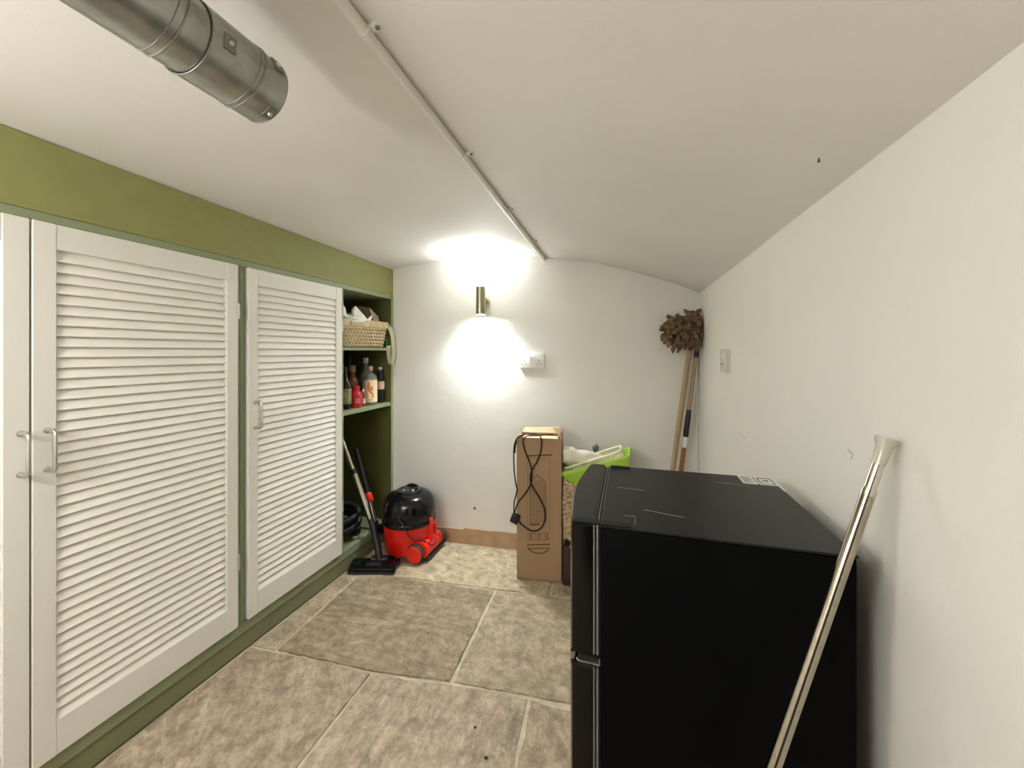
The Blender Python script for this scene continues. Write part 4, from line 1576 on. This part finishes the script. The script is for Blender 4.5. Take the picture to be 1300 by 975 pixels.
bm = B()
rows = 6
for i in range(rows):
    t = i / (rows - 1)
    z = 0.012 + t * 0.100
    hx, hy = basket_ring(t * 0.8)
    N = 240
    ring = resample(rrect(0, 0, hx, hy, 0.025, 6), N)
    for s in (0, 1):
        pts = []
        for k, p in enumerate(ring):
            d = V((p.x / hx, p.y / hy, 0)).normalized()
            a = 2 * PI * k / N * 22 + PI * s + (PI / 2 if i % 2 else 0)
            pts.append(SM @ (V((p.x, p.y, z)) + d * 0.0050 * math.sin(a) + V((0, 0, 0.0058 * math.cos(a)))))
        tube(bm, pts, 0.0056, 6, closed=True)
obj('weave', bm, 'wicker', SB, kind='stuff')
bm = B()
hx, hy = basket_ring(1.0, 0.003)
for k, z in enumerate((0.127, 0.136, 0.145, 0.154)):
    ring = [SM @ V((x, y, z)) for x, y in rrect(0, 0, hx + 0.001 * k, hy + 0.001 * k, 0.028, 6)]
    tube(bm, ring, 0.0062, 8, closed=True)
obj('rim', bm, 'wicker', SB)
bm = B()
hx, hy = basket_ring(0.2, -0.008)
prism(bm, [SM @ V((x, y, 0.004)) for x, y in rrect(0, 0, hx, hy, 0.02, 4)], (0, 0, 0.006))
# inner wall so that the gaps of the weave do not show daylight
r0 = [bm.verts.new(SM @ V((x, y, 0.006))) for x, y in rrect(0, 0, hx, hy, 0.02, 4)]
hx2, hy2 = basket_ring(1.0, -0.010)
r1_ = [bm.verts.new(SM @ V((x, y, 0.150))) for x, y in rrect(0, 0, hx2, hy2, 0.02, 4)]
for k in range(len(r0)):
    bm.faces.new((r0[k], r0[(k + 1) % len(r0)], r1_[(k + 1) % len(r0)], r1_[k]))
obj('lining', bm, 'dark_box', SB)
bm = B()    # little hoop handle at the left corner of the rim
tube(bm, smooth_path([SM @ V((0.124, -0.145, 0.158)), SM @ V((0.135, -0.14, 0.145)), SM @ V((0.133, -0.135, 0.125)), SM @ V((0.122, -0.13, 0.12))], 4), 0.005, 8)
obj('hoop', bm, 'wicker', SB)


def crumple(cx, cy, cz, sx, sy, sz, seed, n=14, rough=0.5):
    bm = B()
    bmesh.ops.create_icosphere(bm, subdivisions=3, radius=1.0)
    for v in bm.verts:
        q = v.co.copy()
        k = 1 + rough * noise.noise(q * 1.6 + V((seed, 0, 0))) + rough * 0.55 * abs(noise.noise(q * 3.7 + V((0, seed, 0))))
        v.co = V((cx + q.x * sx * k, cy + q.y * sy * k, cz + q.z * sz * k))
    return bm


bm = crumple(-1.530, 1.895, 1.362, 0.060, 0.095, 0.030, 4, rough=0.75)
prism(bm, [V((-1.505, 1.805, 1.36)), V((-1.500, 1.850, 1.36)), V((-1.505, 1.838, 1.425)), V((-1.510, 1.815, 1.452)), V((-1.512, 1.800, 1.440))], (-0.025, 0, 0))
prism(bm, [V((-1.47, 1.865, 1.362)), V((-1.462, 1.990, 1.360)), V((-1.485, 1.968, 1.400)), V((-1.505, 1.925, 1.446)), V((-1.500, 1.895, 1.420))], (-0.012, 0, 0))
prism(bm, [V((-1.47, 1.985, 1.358)), V((-1.468, 2.010, 1.362)), V((-1.473, 2.036, 1.400)), V((-1.475, 2.006, 1.380))], (-0.010, 0, 0))
bg = tag(obj('carrier_bag', bm, 'bag', smooth=False), 'crumpled white carrier bag stuffed in the left of the wicker basket', 'bag')
NP = None
for k in range(6):
    bm = B()
    y = 2.080 + 0.0135 * k
    top_y = 2.050 + 0.015 * k
    prism(bm, [V((-1.505, y + 0.045, 1.300)), V((-1.63, y + 0.045, 1.300)), V((-1.63, top_y, 1.440 - 0.004 * k)), V((-1.57, top_y - 0.004, 1.462 - 0.006 * k)), V((-1.505, top_y, 1.448 - 0.008 * k))],
          (0, 0.007, 0))
    for v in bm.verts:
        v.co.y = min(v.co.y + 0.004 * noise.noise(v.co * 30), 2.178)
    lab = ['leftmost folded brown newspaper leaning in the wicker basket', 'second folded newspaper from the left in the wicker basket', 'third folded newspaper from the left in the wicker basket',
           'fourth folded newspaper from the left in the wicker basket', 'fifth folded newspaper from the left in the wicker basket', 'rightmost folded newspaper leaning in the wicker basket'][k]
    tag(obj('newspaper', bm, 'paper_brown' if k % 2 == 0 else 'paper', smooth=False), lab, 'newspaper', 'newspapers in the wicker basket')

# cream strap of a cloth bag that hangs over the basket's right end
BG = thing('cloth_bag', 'green printed cloth bag with a cream strap hanging off the right of the top shelf', 'bag', (-1.47, 2.175, 1.21))
bm = B()
path = smooth_path([(-1.478, 2.165, 1.366), (-1.462, 2.180, 1.345), (-1.445, 2.196, 1.300), (-1.440, 2.205, 1.250), (-1.438, 2.203, 1.190), (-1.438, 2.196, 1.140), (-1.442, 2.180, 1.103), (-1.446, 2.168, 1.125), (-1.447, 2.160, 1.175), (-1.448, 2.164, 1.22)], 5)
wv = [V((0.35, 0.94, 0)).normalized()] * len(path)
A, C = [], []
for i, p in enumerate(path):
    tw = 0.6 * math.sin(i * 0.14)
    d = V((0.8 * math.cos(tw), 0.6 * math.sin(tw) + 0.25, 0)).normalized() * 0.0125
    A.append((bm.verts.new(p - d), bm.verts.new(p + d), bm.verts.new(p + d + V((0, 0.0022, 0.0006))), bm.verts.new(p - d + V((0, 0.0022, 0.0006)))))
for a, b in zip(A, A[1:]):
    for k in range(4):
        bm.faces.new((a[k], a[(k + 1) % 4], b[(k + 1) % 4], b[k]))
bm.faces.new(A[0])
bm.faces.new(A[-1])
obj('strap', bm, 'canvas', BG)
bm = crumple(-1.49, 2.186, 1.245, 0.016, 0.009, 0.036, 9, rough=0.4)
for v in bm.verts:
    v.co.y = max(2.178, min(v.co.y, 2.198))
obj('bag_body', bm, 'green_cloth', BG)


# ---------------------------------------------------------------- bottles on the middle shelf
SH = 0.8608


def bottle(name, label, x, y, prof, m, cap=None, capm=None, lab=None, labm=None, cat='bottle', n=28):
    t = thing(name, label, cat, (x, y, SH), 'bottles on the middle shelf')
    bm = B()
    lathe(bm, prof, (x, y, SH), n)
    obj('glass', bm, m, t)
    if cap:
        bm = B()
        lathe(bm, cap, (x, y, SH), 20)
        obj('cap', bm, capm, t)
    if lab:
        bm = B()
        r, z0, z1 = lab
        lathe(bm, [(r, z0), (r, z1)], (x, y, SH), 36, cap=False)
        obj('label', bm, labm, t)
    return t


bottle('sauce_bottle', 'dark bottle with a khaki patterned label at the left end of the shelf', -1.520, 1.855,
       [(0.020, 0), (0.031, 0.004), (0.032, 0.12), (0.028, 0.145), (0.014, 0.17), (0.010, 0.20), (0.009, 0.225)], 'glass_dark',
       [(0.0105, 0.205), (0.0105, 0.232), (0, 0.234)], 'black_plastic', (0.0325, 0.03, 0.115), 'leaf_label')
t = bottle('squat_bottle', 'squat crimson red bottle at the front of the middle shelf', -1.510, 1.930,
           [(0.025, 0), (0.036, 0.004), (0.0375, 0.02), (0.0375, 0.07), (0.034, 0.085), (0.024, 0.095), (0.0195, 0.100), (0.0195, 0.115)], 'glass_red',
           [(0.0215, 0.110), (0.0225, 0.117), (0.0215, 0.124), (0.010, 0.127), (0, 0.127)], 'glass_red')
bm = B()
for dz, wd in ((0.048, 0.026), (0.037, 0.018), (0.028, 0.024)):
    for k in range(4):
        a0 = math.radians(-52) + k * 0.19
        lathe(bm, [(0.0380, dz), (0.0380, dz + 0.006)], (-1.510, 1.930, SH), 8, cap=False) if False else None
        p = V((-1.510 + 0.0378 * math.cos(a0), 1.930 + 0.0378 * math.sin(a0), SH + dz))
        box(bm, (-0.0024, -0.0004, 0), (0.0024, 0.0006, 0.0055 if k % 2 else 0.004), mtx=Matrix.Translation(p) @ Matrix.Rotation(a0 + PI / 2, 4, 'Z'))
obj('badge', bm, 'label_pink', t)
bottle('spirit_bottle', 'tall brown bottle with a wide stopper behind the squat red bottle', -1.600, 2.010,
       [(0.030, 0), (0.042, 0.004), (0.044, 0.10), (0.043, 0.14), (0.034, 0.162), (0.021, 0.172), (0.019, 0.205)], 'glass_brown',
       [(0.0215, 0.200), (0.0215, 0.232), (0.016, 0.240), (0, 0.240)], 'cork_dark')
bottle('miniature_bottle', 'tiny amber bottle between the squat red bottle and the cream labelled bottle', -1.508, 1.995,
       [(0.010, 0), (0.0135, 0.003), (0.0138, 0.055), (0.010, 0.068), (0.0055, 0.075), (0.0055, 0.088)], 'glass_amber',
       [(0.0066, 0.084), (0.0066, 0.097), (0, 0.098)], 'cap_white', (0.0141, 0.015, 0.045), 'label_pink', n=18)
bottle('tall_bottle', 'tall clear bottle with a white cap behind the cream labelled bottle', -1.615, 2.160,
       [(0.025, 0), (0.035, 0.004), (0.036, 0.15), (0.030, 0.18), (0.0155, 0.20), (0.014, 0.262)], 'glass_clear',
       [(0.0165, 0.250), (0.0165, 0.282), (0, 0.283)], 'cap_white')
t = bottle('gin_bottle', 'clear bottle with a cream label showing an orange brown curled drawing', -1.508, 2.062,
           [(0.030, 0), (0.0395, 0.003), (0.041, 0.012), (0.041, 0.150), (0.039, 0.168), (0.030, 0.183), (0.016, 0.191), (0.0125, 0.197), (0.0125, 0.212)], 'glass_clear',
           [(0.0145, 0.207), (0.0150, 0.226), (0.0135, 0.233), (0, 0.234)], 'cork', (0.0414, 0.018, 0.150), 'label_cream')
bm = B()


def on_label(s, z, r=0.0419):
    a = math.radians(-52) + s / r
    return V((-1.508 + r * math.cos(a), 2.062 + r * math.sin(a), SH + z))


for pts, rr in (([(-0.010, 0.140), (-0.012, 0.120), (-0.014, 0.100), (-0.006, 0.084), (0.006, 0.078), (0.012, 0.066), (0.016, 0.052), (0.010, 0.046)], 0.0048),
                ([(-0.010, 0.136), (-0.006, 0.120), (-0.008, 0.104), (0.0, 0.092)], 0.0036),
                ([(0.002, 0.086), (0.000, 0.100), (0.006, 0.110), (0.012, 0.104), (0.010, 0.092), (0.016, 0.086)], 0.0044),
                ([(-0.013, 0.094), (-0.002, 0.078), (0.004, 0.070)], 0.0022)):
    P = smooth_path([on_label(*p) for p in pts], 4)
    for a, b in zip(P, P[1:]):
        tube(bm, [a, b], rr, 5, flat=1.0)
for v in bm.verts:
    d = V((v.co.x + 1.508, v.co.y - 2.062, 0))
    d = d.normalized() * (0.0415 + min(0.0006, max(0.0, d.length - 0.0415) * 0.1))
    v.co.x, v.co.y = -1.508 + d.x, 2.062 + d.y
obj('drawing', bm, 'ink_orange', t, smooth=False)
bm = B()
for k in range(7):
    p = on_label(-0.013 + k * 0.0043, 0.030)
    box(bm, (-0.0014, -0.0003, 0), (0.0014, 0.0003, 0.004), mtx=Matrix.Translation(p) @ Matrix.Rotation(math.radians(-52) + (-0.013 + k * .0043) / 0.0419 + PI / 2, 4, 'Z'))
obj('small_print', bm, 'ink_brown', t)
bottle('cola_bottle', 'slim black bottle with a pale pink label and grey cap at the right end', -1.512, 2.166,
       [(0.020, 0), (0.026, 0.003), (0.027, 0.04), (0.0255, 0.08), (0.027, 0.11), (0.0265, 0.145), (0.018, 0.172), (0.0115, 0.195), (0.0105, 0.212)], 'glass_dark',
       [(0.0135, 0.207), (0.0135, 0.224), (0, 0.225)], 'cap_grey', (0.0274, 0.085, 0.135), 'label_pink')
bottle('wine_bottle', 'black long necked bottle at the back of the middle shelf', -1.700, 2.110,
       [(0.025, 0), (0.036, 0.004), (0.037, 0.17), (0.030, 0.20), (0.015, 0.225), (0.0135, 0.285)], 'glass_dark',
       [(0.0148, 0.255), (0.0148, 0.292), (0, 0.293)], 'black_plastic')
